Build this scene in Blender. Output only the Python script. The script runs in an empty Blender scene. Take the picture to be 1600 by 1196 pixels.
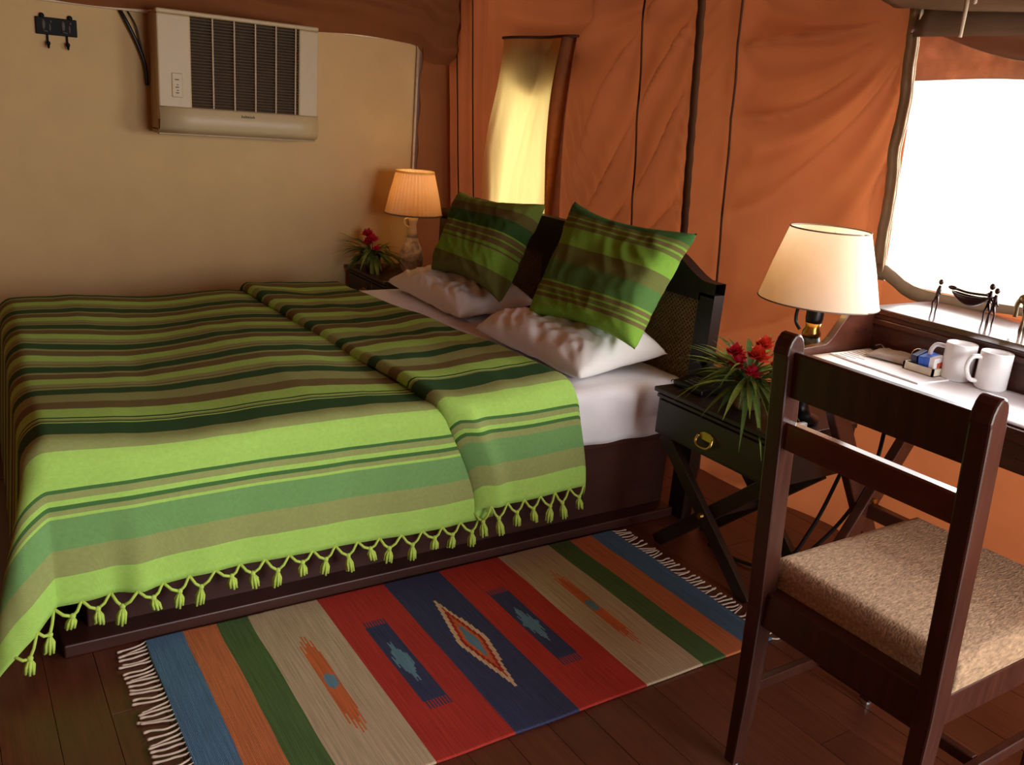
import bpy, math, random
from mathutils import Vector, Matrix, noise
random.seed(7)
PI = math.pi
SC = bpy.context.scene
COL = SC.collection

# ------------------------------------------------------------------ camera, world, light, exposure
cam_d = bpy.data.cameras.new('camera')
cam = bpy.data.objects.new('camera', cam_d)
COL.objects.link(cam)
cam_d.sensor_width = 36.0
cam_d.lens = 30.889
cam_d.clip_start = 0.05
cam.matrix_world = Matrix(((0.53670144, -0.29028046, 0.79226815, 0.0),
                           (0.83995429, 0.09458243, -0.53435096, 0.0),
                           (0.08017699, 0.95225596, 0.29458484, 1.32),
                           (0, 0, 0, 1)))
SC.camera = cam

SC.view_settings.view_transform = 'Standard'
SC.view_settings.look = 'None'
SC.view_settings.gamma = 1.0
SC.view_settings.use_curve_mapping = False
SC.view_settings.exposure = 0.0

W = bpy.data.worlds.new('hazy_daylight')
SC.world = W
W.use_nodes = True
wn = W.node_tree
bg = wn.nodes['Background']
bg.inputs[0].default_value = (1.0, 0.98, 0.95, 1)
bg.inputs[1].default_value = 2.6


def area_light(name, loc, target, sx, sy, power, color):
    d = bpy.data.lights.new(name, 'AREA')
    d.shape = 'RECTANGLE'
    d.size = sx
    d.size_y = sy
    d.energy = power
    d.color = color
    o = bpy.data.objects.new(name, d)
    COL.objects.link(o)
    o.location = loc
    o.rotation_euler = (Vector(target) - Vector(loc)).to_track_quat('-Z', 'Y').to_euler()
    return o


# daylight falling in through the big canvas window and through the open tent entrance on the right
area_light('window_daylight', (-0.55, 2.95, 1.38), (-1.1, 0.9, 0.4), 2.3, 0.9, 100, (0.97, 0.98, 1.0))
area_light('entrance_daylight', (1.75, 1.70, 1.05), (-2.2, 1.0, 0.45), 1.3, 1.7, 66, (0.97, 0.98, 1.0))


# ------------------------------------------------------------------ colour and materials
def lin(r, g, b):
    def f(c):
        c /= 255.0
        return c / 12.92 if c <= 0.04045 else ((c + 0.055) / 1.055) ** 2.4
    return (f(r), f(g), f(b))


def nd(nt, kind, **kw):
    n = nt.nodes.new(kind)
    for k, v in kw.items():
        if k.startswith('_'):
            setattr(n, k[1:], v)
        else:
            n.inputs[k].default_value = v
    return n


def mat(name, col, rough=0.6, metal=0.0, var=0.12, scale=(6, 6, 6), nscale=4.0, bump=0.0, bscale=60.0,
        attr=None, transl=0.0, tcol=None, coat=0.0, spec=0.5, emit=None, estr=0.0, trans=0.0, sheen=0.0, rvar=0.0,
        wave=None, weave=None, objvar=0.0):
    """one procedural surface: base colour broken up by noise, optional weave/bump, translucency"""
    m = bpy.data.materials.new(name)
    m.use_nodes = True
    nt = m.node_tree
    L = nt.links.new
    b = nt.nodes['Principled BSDF']
    out = nt.nodes['Material Output']
    b.inputs['Roughness'].default_value = rough
    b.inputs['Metallic'].default_value = metal
    b.inputs['Specular IOR Level'].default_value = spec
    b.inputs['Coat Weight'].default_value = coat
    b.inputs['Coat Roughness'].default_value = 0.12
    b.inputs['Transmission Weight'].default_value = trans
    b.inputs['Sheen Weight'].default_value = sheen
    tc = nd(nt, 'ShaderNodeTexCoord')
    mp = nd(nt, 'ShaderNodeMapping')
    mp.inputs['Scale'].default_value = scale
    L(tc.outputs['Object'], mp.inputs['Vector'])
    nz = nd(nt, 'ShaderNodeTexNoise', Scale=nscale, Detail=6.0, Roughness=0.6)
    L(mp.outputs[0], nz.inputs['Vector'])
    mr = nd(nt, 'ShaderNodeMapRange')
    mr.inputs['To Min'].default_value = 1.0 - var
    mr.inputs['To Max'].default_value = 1.0 + var
    mr.inputs['From Min'].default_value = 0.3
    mr.inputs['From Max'].default_value = 0.7
    L(nz.outputs['Fac'], mr.inputs['Value'])
    vm = nd(nt, 'ShaderNodeVectorMath', _operation='SCALE')
    if attr:
        at = nd(nt, 'ShaderNodeAttribute', _attribute_name=attr)
        L(at.outputs['Color'], vm.inputs[0])
    else:
        vm.inputs[0].default_value = col
    fac = mr.outputs[0]
    if objvar:
        oi = nd(nt, 'ShaderNodeObjectInfo')
        m2 = nd(nt, 'ShaderNodeMapRange')
        m2.inputs['To Min'].default_value = 1.0 - objvar
        m2.inputs['To Max'].default_value = 1.0 + objvar
        L(oi.outputs['Random'], m2.inputs['Value'])
        mm = nd(nt, 'ShaderNodeMath', _operation='MULTIPLY')
        L(fac, mm.inputs[0])
        L(m2.outputs[0], mm.inputs[1])
        fac = mm.outputs[0]
        av = nd(nt, 'ShaderNodeVectorMath', _operation='ADD')
        L(tc.outputs['Object'], av.inputs[0])
        L(oi.outputs['Location'], av.inputs[1])
        L(av.outputs[0], mp.inputs['Vector'])
    L(fac, vm.inputs['Scale'])
    L(vm.outputs[0], b.inputs['Base Color'])
    if rvar:
        r2 = nd(nt, 'ShaderNodeMapRange')
        r2.inputs['To Min'].default_value = max(0.02, rough - rvar)
        r2.inputs['To Max'].default_value = rough + rvar
        L(nz.outputs['Fac'], r2.inputs['Value'])
        L(r2.outputs[0], b.inputs['Roughness'])
    if bump:
        if weave:
            h = None
            for ax in weave:
                wv = nd(nt, 'ShaderNodeTexWave', Scale=bscale, Distortion=0.6, Detail=1.0)
                wv.bands_direction = ax
                L(tc.outputs['Object'], wv.inputs['Vector'])
                if h is None:
                    h = wv.outputs['Fac']
                else:
                    ad = nd(nt, 'ShaderNodeMath', _operation='ADD')
                    L(h, ad.inputs[0])
                    L(wv.outputs['Fac'], ad.inputs[1])
                    h = ad.outputs[0]
        else:
            n2 = nd(nt, 'ShaderNodeTexNoise', Scale=bscale, Detail=4.0)
            L(mp.outputs[0], n2.inputs['Vector'])
            h = n2.outputs['Fac']
        bp = nd(nt, 'ShaderNodeBump', Strength=bump, Distance=0.004)
        L(h, bp.inputs['Height'])
        L(bp.outputs[0], b.inputs['Normal'])
    if emit:
        b.inputs['Emission Color'].default_value = (*emit, 1)
        b.inputs['Emission Strength'].default_value = estr
    if transl:
        t = nd(nt, 'ShaderNodeBsdfTranslucent')
        if tcol:
            v2 = nd(nt, 'ShaderNodeVectorMath', _operation='SCALE')
            v2.inputs[0].default_value = tcol
            L(fac, v2.inputs['Scale'])
            L(v2.outputs[0], t.inputs['Color'])
        else:
            L(vm.outputs[0], t.inputs['Color'])
        mx = nd(nt, 'ShaderNodeMixShader')
        mx.inputs[0].default_value = transl
        L(b.outputs[0], mx.inputs[1])
        L(t.outputs[0], mx.inputs[2])
        L(mx.outputs[0], out.inputs['Surface'])
    return m


M = {}
M['cream'] = mat('cream_board', lin(206, 172, 118), 0.75, var=0.04, nscale=1.2, bump=0.15, bscale=250, weave=('Y', 'Z'))
M['canvas'] = mat('rust_canvas', lin(168, 94, 56), 0.85, var=0.10, scale=(1, 1, 1), nscale=3.0, transl=0.34, spec=0.15,
                  tcol=lin(140, 76, 42), bump=0.1, bscale=300, weave=('X', 'Z'))
M['brown_canvas'] = mat('brown_canvas', lin(134, 82, 46), 0.85, var=0.12, scale=(1, 1, 1), nscale=3.0, transl=0.12, spec=0.1,
                        tcol=lin(100, 52, 26))
M['room'] = mat('tent_side_canvas', lin(150, 88, 52), 0.9, var=0.08, scale=(1, 1, 1), nscale=2.0)
M['seam'] = mat('seam_thread', lin(78, 44, 24), 0.9)
M['band'] = mat('canvas_band', lin(104, 66, 38), 0.9, var=0.15, bump=0.3, bscale=120, weave=('DIAGONAL',), scale=(4, 4, 4))
M['border'] = mat('window_border', lin(166, 144, 118), 0.85, var=0.1, bump=0.2, bscale=100)
M['header'] = mat('rolled_canvas', lin(120, 92, 66), 0.9, var=0.18, scale=(1, 5, 5), bump=0.2, bscale=30)
M['valance'] = mat('valance_canvas', lin(186, 150, 122), 0.9, var=0.25, scale=(3, 3, 3), transl=0.4, tcol=lin(164, 124, 98))
M['curtain'] = mat('yellow_curtain', lin(238, 200, 130), 0.8, var=0.06, scale=(8, 1, 1), nscale=2.5, transl=0.8,
                   tcol=lin(240, 214, 140))
M['curtain_edge'] = mat('curtain_edging', lin(172, 112, 68), 0.85, var=0.15, transl=0.6, tcol=lin(196, 140, 84))
M['plank'] = mat('floor_plank', lin(94, 50, 32), 0.36, var=0.26, scale=(1.2, 14, 4), nscale=5.0, bump=0.08, bscale=14,
                 objvar=0.14, rvar=0.08)
M['under'] = mat('floor_underlay', lin(28, 16, 10), 0.8)
M['wood'] = mat('dark_stained_wood', lin(66, 32, 20), 0.36, var=0.28, scale=(3, 3, 0.6), nscale=9.0, bump=0.05, bscale=18, rvar=0.08)
M['chairwood'] = mat('chair_wood', lin(66, 34, 24), 0.33, var=0.28, scale=(6, 6, 0.7), nscale=9.0, bump=0.05, bscale=22, rvar=0.08)
M['deskwood'] = mat('desk_wood', lin(78, 40, 28), 0.3, var=0.25, scale=(0.7, 3, 5), nscale=8.0, bump=0.04, bscale=22, rvar=0.08)
M['bedwood'] = mat('bed_wood', lin(60, 28, 18), 0.45, var=0.25, scale=(1, 0.5, 5), nscale=6.0)
M['headwood'] = mat('headboard_wood', lin(28, 18, 13), 0.5, var=0.2)
M['nswood'] = mat('nightstand_wood', lin(46, 29, 21), 0.4, var=0.25, scale=(0.7, 3, 5), nscale=7.0)
M['cane'] = mat('woven_cane', lin(132, 104, 68), 0.7, var=0.15)
M['sheet'] = mat('white_sheet', lin(238, 234, 236), 0.85, var=0.02, bump=0.12, bscale=90, weave=('Y',), sheen=0.2)
M['pillow'] = mat('white_pillowcase', lin(244, 240, 236), 0.8, var=0.02)
M['stripe'] = mat('striped_cotton', (1, 1, 1), 0.9, var=0.06, nscale=14.0, attr='col', bump=0.25, bscale=260,
                  weave=('X', 'Y'), spec=0.15)
M['tassel'] = mat('lime_yarn', lin(184, 214, 92), 0.9, var=0.1)
M['rug'] = mat('flatweave_wool', (1, 1, 1), 0.95, var=0.26, scale=(1.5, 60, 2), nscale=4.0, attr='col', bump=0.5, bscale=110, spec=0.2,
               weave=('Y',))
M['yarn'] = mat('cream_yarn', lin(206, 186, 168), 0.95, var=0.08)
M['seat'] = mat('oatmeal_upholstery', lin(170, 140, 108), 0.95, var=0.42, scale=(10, 4, 10), nscale=15.0, bump=0.7, bscale=26)
M['ac'] = mat('ivory_plastic', lin(188, 166, 124), 0.45, var=0.03)
M['ac_side'] = mat('ivory_plastic_side', lin(170, 140, 100), 0.5)
M['ac_dark'] = mat('grille_shadow', lin(34, 26, 20), 0.7)
M['slat'] = mat('grille_slat', lin(104, 84, 62), 0.6)
M['black'] = mat('black_plastic', lin(16, 14, 14), 0.35)
M['iron'] = mat('black_iron', lin(12, 11, 11), 0.6, spec=0.2)
M['grey'] = mat('grey_relief', lin(78, 70, 62), 0.6)
M['rod'] = mat('painted_rod', lin(216, 192, 158), 0.5)
M['brass'] = mat('brass', lin(206, 164, 84), 0.28, metal=1.0, var=0.1)
M['steel'] = mat('steel', lin(210, 210, 212), 0.25, metal=1.0)
M['white'] = mat('white_ceramic', lin(252, 251, 250), 0.15, var=0.01, coat=0.3)
M['paper'] = mat('white_paper', lin(250, 250, 252), 0.8, var=0.02)
M['print'] = mat('grey_print', lin(150, 150, 158), 0.8)
M['pouch'] = mat('grey_pouch', lin(176, 164, 156), 0.9, var=0.06)
M['cream_box'] = mat('cream_card', lin(226, 220, 196), 0.6)
M['blue'] = mat('blue_wrapper', lin(26, 98, 214), 0.35)
M['navy'] = mat('navy_wrapper', lin(20, 32, 76), 0.4)
M['red'] = mat('orange_red_print', lin(214, 86, 40), 0.5)
M['shade_pleat'] = mat('pleated_shade', lin(226, 194, 160), 0.8, var=0.04, scale=(1, 1, 1), transl=0.35, tcol=lin(236, 180, 116))
M['shade'] = mat('linen_shade', lin(236, 216, 194), 0.8, var=0.03, transl=0.35, tcol=lin(244, 216, 178))
M['shade_trim'] = mat('gold_trim', lin(232, 196, 110), 0.6, transl=0.4, tcol=lin(240, 200, 90))
M['shade_trim_dark'] = mat('shade_rim', lin(110, 92, 76), 0.6)
M['bulb'] = mat('lit_bulb', lin(255, 220, 160), 0.5, emit=(1.0, 0.62, 0.22), estr=9.0)
M['mottle'] = mat('mottled_ceramic', lin(214, 204, 188), 0.3, var=0.85, scale=(3, 3, 3), nscale=8.0, coat=0.4)
M['ivory'] = mat('ivory_ceramic', lin(240, 222, 184), 0.35, var=0.05, coat=0.3)
M['leaf'] = mat('leaf_green', lin(126, 148, 66), 0.5, var=0.3, scale=(10, 10, 10), transl=0.25)
M['leaf2'] = mat('leaf_dark_green', lin(72, 100, 46), 0.5, var=0.3, scale=(10, 10, 10), transl=0.2)
M['petal'] = mat('crimson_petal', lin(196, 34, 62), 0.5, var=0.2, transl=0.2)
M['petal2'] = mat('scarlet_petal', lin(214, 66, 44), 0.5, var=0.2, transl=0.2)
M['vase'] = mat('green_glass', lin(120, 130, 96), 0.1, trans=0.6)
M['basket'] = mat('wicker', lin(120, 92, 52), 0.8, var=0.3, bump=0.5, bscale=60)
M['bronze'] = mat('dark_bronze', lin(52, 34, 32), 0.35, metal=0.7)
M['oldbrass'] = mat('tarnished_brass', lin(132, 118, 84), 0.35, metal=0.8, var=0.4, scale=(20, 20, 20))
M['ground'] = mat('pale_earth', lin(214, 196, 168), 0.95, var=0.1, scale=(1, 1, 1))

# ------------------------------------------------------------------ building helpers
OFF = {}


class MB:
    def __init__(s):
        s.v, s.f, s.c = [], [], []

    def add(s, vs, fs, cols=None):
        n = len(s.v)
        s.v += [Vector(p) for p in vs]
        s.f += [tuple(i + n for i in f) for f in fs]
        if cols:
            s.c += cols
        return s

    def box(s, a, b, rot=None, piv=None):
        x0, y0, z0 = a
        x1, y1, z1 = b
        vs = [Vector(p) for p in ((x0, y0, z0), (x1, y0, z0), (x1, y1, z0), (x0, y1, z0),
                                  (x0, y0, z1), (x1, y0, z1), (x1, y1, z1), (x0, y1, z1))]
        if rot:
            p = Vector(piv) if piv else (vs[0] + vs[6]) / 2
            vs = [rot @ (q - p) + p for q in vs]
        return s.add(vs, [(0, 3, 2, 1), (4, 5, 6, 7), (0, 1, 5, 4), (1, 2, 6, 5), (2, 3, 7, 6), (3, 0, 4, 7)])

    def bar(s, p, q, w, h, up=(0, 0, 1)):
        """rectangular bar from p to q; w across, h along the up-ish side"""
        p, q = Vector(p), Vector(q)
        d = (q - p).normalized()
        u = Vector(up)
        a = d.cross(u).normalized() * (w / 2)
        c = a.cross(d).normalized() * (h / 2)
        vs = [p - a - c, p + a - c, p + a + c, p - a + c, q - a - c, q + a - c, q + a + c, q - a + c]
        return s.add(vs, [(0, 1, 2, 3), (7, 6, 5, 4), (1, 0, 4, 5), (2, 1, 5, 6), (3, 2, 6, 7), (0, 3, 7, 4)])

    def tube(s, pts, r, n=8):
        pts = [Vector(p) for p in pts]
        k = len(pts)
        rs = r if isinstance(r, (list, tuple)) else [r] * k
        vs, fs = [], []
        ref = Vector((0, 0, 1))
        d0 = (pts[1] - pts[0]).normalized()
        if abs(d0.dot(ref)) > 0.9:
            ref = Vector((1, 0, 0))
        a = d0.cross(ref).normalized()
        for i, p in enumerate(pts):
            d = (pts[min(i + 1, k - 1)] - pts[max(i - 1, 0)]).normalized()
            a = (a - d * a.dot(d)).normalized()
            b = d.cross(a)
            for j in range(n):
                t = 2 * PI * j / n
                vs.append(p + (a * math.cos(t) + b * math.sin(t)) * rs[i])
        for i in range(k - 1):
            for j in range(n):
                j2 = (j + 1) % n
                fs.append((i * n + j, i * n + j2, (i + 1) * n + j2, (i + 1) * n + j))
        fs.append(tuple(range(n - 1, -1, -1)))
        fs.append(tuple((k - 1) * n + j for j in range(n)))
        return s.add(vs, fs)

    def lathe(s, prof, c, n=24, cap=True, rfn=None):
        vs, fs = [], []
        c = Vector(c)
        k = len(prof)
        for r, z in prof:
            for j in range(n):
                t = 2 * PI * j / n
                rr = r * (rfn(t, z) if rfn else 1)
                vs.append(c + Vector((rr * math.cos(t), rr * math.sin(t), z)))
        for i in range(k - 1):
            for j in range(n):
                j2 = (j + 1) % n
                fs.append((i * n + j, i * n + j2, (i + 1) * n + j2, (i + 1) * n + j))
        if cap:
            fs.append(tuple(range(n - 1, -1, -1)))
            fs.append(tuple((k - 1) * n + j for j in range(n)))
        return s.add(vs, fs)

    def ball(s, c, r, n=10, m=6):
        rx, ry, rz = r if isinstance(r, (tuple, list)) else (r, r, r)
        c = Vector(c)
        vs = [c + Vector((0, 0, -rz))]
        for i in range(1, m):
            a = -PI / 2 + PI * i / m
            for j in range(n):
                t = 2 * PI * j / n
                vs.append(c + Vector((rx * math.cos(a) * math.cos(t), ry * math.cos(a) * math.sin(t), rz * math.sin(a))))
        vs.append(c + Vector((0, 0, rz)))
        fs = [(0, 1 + (j + 1) % n, 1 + j) for j in range(n)]
        for i in range(m - 2):
            for j in range(n):
                a = 1 + i * n + j
                b = 1 + i * n + (j + 1) % n
                fs.append((a, b, b + n, a + n))
        e = len(vs) - 1
        o = 1 + (m - 2) * n
        fs += [(e, o + j, o + (j + 1) % n) for j in range(n)]
        return s.add(vs, fs)

    def grid(s, fn, us, vs_, col=None, skip=None):
        """fn(u, v) -> point; one quad per cell, col(u, v) at the cell centre"""
        vs, fs, cs = [], [], []
        nu, nv = len(us), len(vs_)
        for u in us:
            for v in vs_:
                vs.append(fn(u, v))
        for i in range(nu - 1):
            for j in range(nv - 1):
                uc, vc = (us[i] + us[i + 1]) / 2, (vs_[j] + vs_[j + 1]) / 2
                if skip and skip(uc, vc):
                    continue
                fs.append((i * nv + j, (i + 1) * nv + j, (i + 1) * nv + j + 1, i * nv + j + 1))
                if col:
                    cs.append(col(uc, vc))
        return s.add(vs, fs, cs if col else None)

    def prism(s, poly, to3, d):
        """extrude the 2-D outline poly (mapped by to3) by the vector d"""
        n = len(poly)
        d = Vector(d)
        a = [Vector(to3(p)) for p in poly]
        vs = a + [p + d for p in a]
        fs = [tuple(range(n)), tuple(range(2 * n - 1, n - 1, -1))]
        fs += [(i, i + n, (i + 1) % n + n, (i + 1) % n) for i in range(n)]
        return s.add(vs, fs)


def obj(name, mb, m, parent=None, origin=None, smooth=False, bevel=0.0, solid=0.0, kind=None, label=None, sub=0):
    if origin is not None:
        o = Vector(origin)
    elif parent is not None:
        o = OFF[parent]
    else:
        xs = [p.x for p in mb.v]
        ys = [p.y for p in mb.v]
        o = Vector(((min(xs) + max(xs)) / 2, (min(ys) + max(ys)) / 2, min(p.z for p in mb.v)))
    me = bpy.data.meshes.new(name)
    me.from_pydata([tuple(p - o) for p in mb.v], [], mb.f)
    me.materials.append(m)
    if mb.c:
        at = me.color_attributes.new('col', 'FLOAT_COLOR', 'CORNER')
        buf = []
        for f, c in zip(mb.f, mb.c):
            buf += [c[0], c[1], c[2], 1.0] * len(f)
        at.data.foreach_set('color', buf)
    if smooth:
        me.polygons.foreach_set('use_smooth', [True] * len(me.polygons))
    me.update()
    ob = bpy.data.objects.new(name, me)
    COL.objects.link(ob)
    if parent is not None:
        ob.parent = parent
        ob.location = o - OFF[parent]
    else:
        ob.location = o
    OFF[ob] = o
    if solid:
        q = ob.modifiers.new('thickness', 'SOLIDIFY')
        q.thickness = solid
        q.offset = 0
    if bevel:
        q = ob.modifiers.new('edge', 'BEVEL')
        q.width = bevel
        q.segments = 2
        q.limit_method = 'ANGLE'
        q.angle_limit = 0.6
    if sub:
        q = ob.modifiers.new('smooth', 'SUBSURF')
        q.levels = sub
        q.render_levels = sub
    if kind:
        ob['kind'] = kind
    if label:
        ob['label'] = label
    return ob


def tag(o, label, cat, group=None):
    o['label'] = label
    o['category'] = cat
    if group:
        o['group'] = group
    return o


def thing(name, label, cat, loc, group=None):
    o = bpy.data.objects.new(name, None)
    COL.objects.link(o)
    o.location = loc
    o.empty_display_size = 0.05
    OFF[o] = Vector(loc)
    return tag(o, label, cat, group)


def setting(name, loc):
    o = bpy.data.objects.new(name, None)
    COL.objects.link(o)
    o.location = loc
    o.empty_display_size = 0.05
    OFF[o] = Vector(loc)
    o['kind'] = 'structure'
    return o


def link_copy(src, name, parent, loc):
    c = src.copy()
    c.name = name
    COL.objects.link(c)
    c.parent = parent
    c.location = Vector(loc) - OFF[parent]
    OFF[c] = Vector(loc)
    return c


def frange(a, b, n):
    return [a + (b - a) * i / n for i in range(n + 1)]


def nz(x, y=0.0, z=0.0):
    return noise.noise(Vector((x, y, z)))


def sstep(a, b, x):
    t = min(1, max(0, (x - a) / (b - a)))
    return t * t * (3 - 2 * t)


def spline(pts, k=6):
    pts = [Vector(p) for p in pts]
    out = []
    n = len(pts)
    for i in range(n - 1):
        p0, p1, p2, p3 = pts[max(i - 1, 0)], pts[i], pts[i + 1], pts[min(i + 2, n - 1)]
        for j in range(k):
            t = j / k
            out.append(0.5 * ((2 * p1) + (p2 - p0) * t + (2 * p0 - 5 * p1 + 4 * p2 - p3) * t * t +
                              (3 * p1 - p0 - 3 * p2 + p3) * t ** 3))
    out.append(pts[-1])
    return out


# ================================================================== THE SETTING
# floor: boards running along x, a thin joint between neighbours
fl = obj('floor', MB().box((-4.35, -1.4, -0.08), (1.5, 2.85, -0.018)), M['under'], kind='structure')
PW = 0.105
base_planks = []
row = 0
y = -1.25
while y < 2.80:
    x = -4.32 + (row % 3) * -0.4
    k = 0
    while x < 1.45:
        ln = (1.15, 0.95, 1.25)[(row + k) % 3]
        x0, x1 = max(x, -4.32), min(x + ln, 1.45)
        if x1 - x0 > 0.08:
            p = MB().box((x0 + 0.0005, y + 0.0005, -0.018), (x1 - 0.0005, y + PW - 0.0005, 0.0 - 0.0006 * ((row * 7 + k * 3) % 2)))
            obj('plank', p, M['plank'], fl, origin=((x0 + x1) / 2, y + PW / 2, 0), bevel=0.0008)
        x += ln
        k += 1
    y += PW
    row += 1

# ground outside the tent
obj('ground', MB().box((-30, -30, -0.6), (30, 30, -0.3)), M['ground'], kind='structure')

# cream board wall at the foot-left side
obj('wall_left', MB().box((-4.21, -1.4, 0.0), (-4.15, 2.085, 1.60)), M['cream'], kind='structure')
bb = obj('baseboard_left', MB().box((-4.15, -1.4, 0), (-4.135, 2.08, 0.07)), M['bedwood'], kind='structure')


# brown tent canvas filling the corner between cream board and rust canvas and rising above the board
def side_canvas(yv, z):
    x = -4.19 + 0.012 * math.sin(yv * 23) + 0.02 * nz(yv * 3, z * 2.2, 1.5)
    if yv < 2.10:
        t = max(0, z - 1.585)
        x = -4.118 + 0.10 * sstep(0, 0.12, t) + 0.32 * t + 0.022 * nz(yv * 3.5, z * 6.0, 4) + 0.01 * math.sin(yv * 9 + z * 30)
    return Vector((x, yv, z))


cs = MB()
cs.grid(side_canvas, frange(2.086, 2.40, 20), frange(0.0, 1.60, 50))
wc = obj('wall_corner', cs, M['brown_canvas'], kind='structure', smooth=True)


def upper_canvas(yv, t):
    # t = 0 at the drooping hem, 1 at the ridge side
    w = sstep(2.05, 2.16, yv)
    hem = 1.596 - 0.075 * sstep(2.05, 2.14, yv) + 0.008 * math.sin(yv * 8)
    z = hem + t * (2.4 - hem)
    bulge = 0.030 * math.sin(min(1, t * 6) * PI / 2)
    x = -4.13 + bulge + 0.42 * t * t + 0.10 * t + 0.035 * w * (1 - t) * math.sin(min(1, t * 5) * PI)
    x += 0.03 * nz(yv * 2.2 + t * 3, t * 14.0, 2.0) * min(1, t * 8) + 0.012 * math.sin(yv * 5 + t * 40) * min(1, t * 8)
    return Vector((x, yv, z))


obj('ceiling', MB().grid(upper_canvas, frange(-1.4, 2.31, 90), [i * i / 1600 for i in range(41)]), M['brown_canvas'],
    kind='structure', smooth=True, solid=0.006)
obj('ceiling_ridge', MB().box((-3.62, -1.42, 2.38), (1.5, 2.85, 2.42)), M['room'], kind='structure')

# rust canvas wall behind the headboard
SEAMS = [(-4.075, 0.004), (-3.93, 0.006), (-2.785, 0.006), (-2.315, 0.008)]
BAND_X = -2.50
WX0, WX1, WZ0, WZ1 = -1.66, -0.10, 0.905, 1.655        # big window opening
CX0, CX1, CZ0, CZ1 = -3.60, -3.215, 0.68, 1.60           # small curtained opening


def ridge(t):
    # soft cloth fold: rounded crest, tighter valley
    return 1 - 2 * abs(math.sin(t * 0.5)) ** 0.8


def wall_y(x, z):
    yb = 2.30 + 0.075 * (x + 4.15) - 0.08 * (z - 1.0)
    d = 0.0
    zz = z + 0.18 * nz(x * 1.3, z * 1.3, 9)
    # radial folds sweeping down from the window's top left corner
    if x < WX0:
        dx, dz = WX0 - x, 1.70 - z
        r = math.hypot(dx, dz) + 1e-5
        ph = math.atan2(dz, dx) + 0.55 * r
        w = sstep(-2.42, -2.25, x) * sstep(0.05, 0.30, r) * (1 - 0.5 * sstep(0.6, 1.4, r))
        d += w * (0.046 * min(1, r / 0.6) * ridge(14 * ph + 2.5 * nz(r * 2, ph * 2)) + 0.008 * math.sin(33 * ph + 1.0))
        e = math.exp(-((x - WX0) / 0.11) ** 2) * sstep(0.85, 1.0, z)
        d += 0.0045 * e * math.sin(2 * PI * (z + 0.9 * (x - WX0)) / 0.043)
    # folds rising to the right between the curtained opening and the dark band
    w = sstep(-3.25, -3.0, x) * (1 - sstep(-2.60, -2.5, x))
    d += w * 0.034 * ridge(2 * PI * (1.25 * x - 0.75 * zz) / 0.30 + 3 * nz(x * 2, z * 2, 3))
    d += math.exp(-((x + 3.14) / 0.12) ** 2) * 0.010 * math.sin(2 * PI * (z + 2.6 * x) / 0.16) * (1 - sstep(1.2, 1.5, z))
    # puckers along the band
    e = math.exp(-((x - BAND_X) / 0.10) ** 2)
    d += 0.007 * e * math.sin(2 * PI * (z - 0.8 * abs(x - BAND_X)) / 0.075 + 2 * nz(z * 5, 0, 1))
    # narrow vertical gathers at the left end
    w = 1 - sstep(-3.9, -3.7, x)
    d += w * 0.018 * math.sin(x * 62 + 1.5 * nz(z * 1.5, x, 2))
    # swags near the roof
    w = sstep(1.45, 1.75, z)
    d += w * 0.018 * math.sin(2 * PI * (zz - 0.22 * (x + 3.3) ** 2) / 0.16) * sstep(-3.9, -3.5, x) * (1 - sstep(-2.8, -2.4, x))
    d += 0.010 * nz(x * 2.5, z * 1.6, 5) + 0.018 * nz(x * 0.9, z * 0.8, 8)
    pin = 1.0
    for sx in [q for q, _ in SEAMS] + [BAND_X, WX0]:
        pin *= 1 - 0.9 * math.exp(-((x - sx) / 0.035) ** 2)
    if x > WX0:
        pin = min(pin, 0.1)
    d *= pin
    for sx, dd in SEAMS:
        d += dd * math.exp(-((x - sx) / 0.018) ** 2)
    return yb - d


def in_win(x, z):
    if WX0 < x < WX1 and WZ0 < z < WZ1:
        return True
    return CX0 < x < CX1 and CZ0 < z < CZ1


xs = sorted(set([round(v, 4) for v in frange(-4.26, -1.5, 260) + frange(-1.48, 1.42, 60)] + [WX0, WX1, CX0, CX1]))
zs = sorted(set([round(v, 4) for v in frange(-0.01, 2.42, 150)] + [WZ0, WZ1, CZ0, CZ1]))
def lean(x, z):
    # the curtained opening leans left as it goes down
    b = sstep(-3.90, -3.70, x) * (1 - sstep(-3.12, -2.86, x))
    return x - b * 0.14 * max(0.0, min(1.0, (1.60 - z) / 0.92))


wb = obj('wall_back', MB().grid(lambda x, z: Vector((lean(x, z), wall_y(lean(x, z), z), z)), xs, zs, skip=in_win), M['canvas'],
         kind='structure', smooth=True)
for sx, dd in SEAMS:
    obj('seam', MB().tube([(sx + 0.004 * nz(z * 3, sx), wall_y(sx, z) - 0.0025, z) for z in frange(0.0, 2.4, 60)], 0.0042, 6),
        M['seam'], wb, smooth=True)


def strip(mb, xfn, w, z0, z1, off, n=40):
    mb.grid(lambda a, z: Vector((xfn(z) + a * w / 2, wall_y(xfn(z) + a * w / 2, z) - off, z)), [-1, 0, 1], frange(z0, z1, n))
    return mb


obj('canvas_band', strip(MB(), lambda z: BAND_X, 0.036, 0, 2.4, 0.006, 60), M['band'], wb, smooth=True, solid=0.003)

# remaining tent walls; the entrance stays open on the right
wr = MB()
wr.box((1.40, -1.4, 0), (1.44, 0.95, 2.4)).box((1.40, 2.55, 0), (1.44, 2.85, 2.4)).box((1.40, 0.95, 2.02), (1.44, 2.55, 2.4))
obj('wall_right', wr, M['room'], kind='structure')
obj('wall_front', MB().box((-4.25, -1.44, 0), (1.44, -1.40, 2.42)), M['room'], kind='structure')

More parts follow.
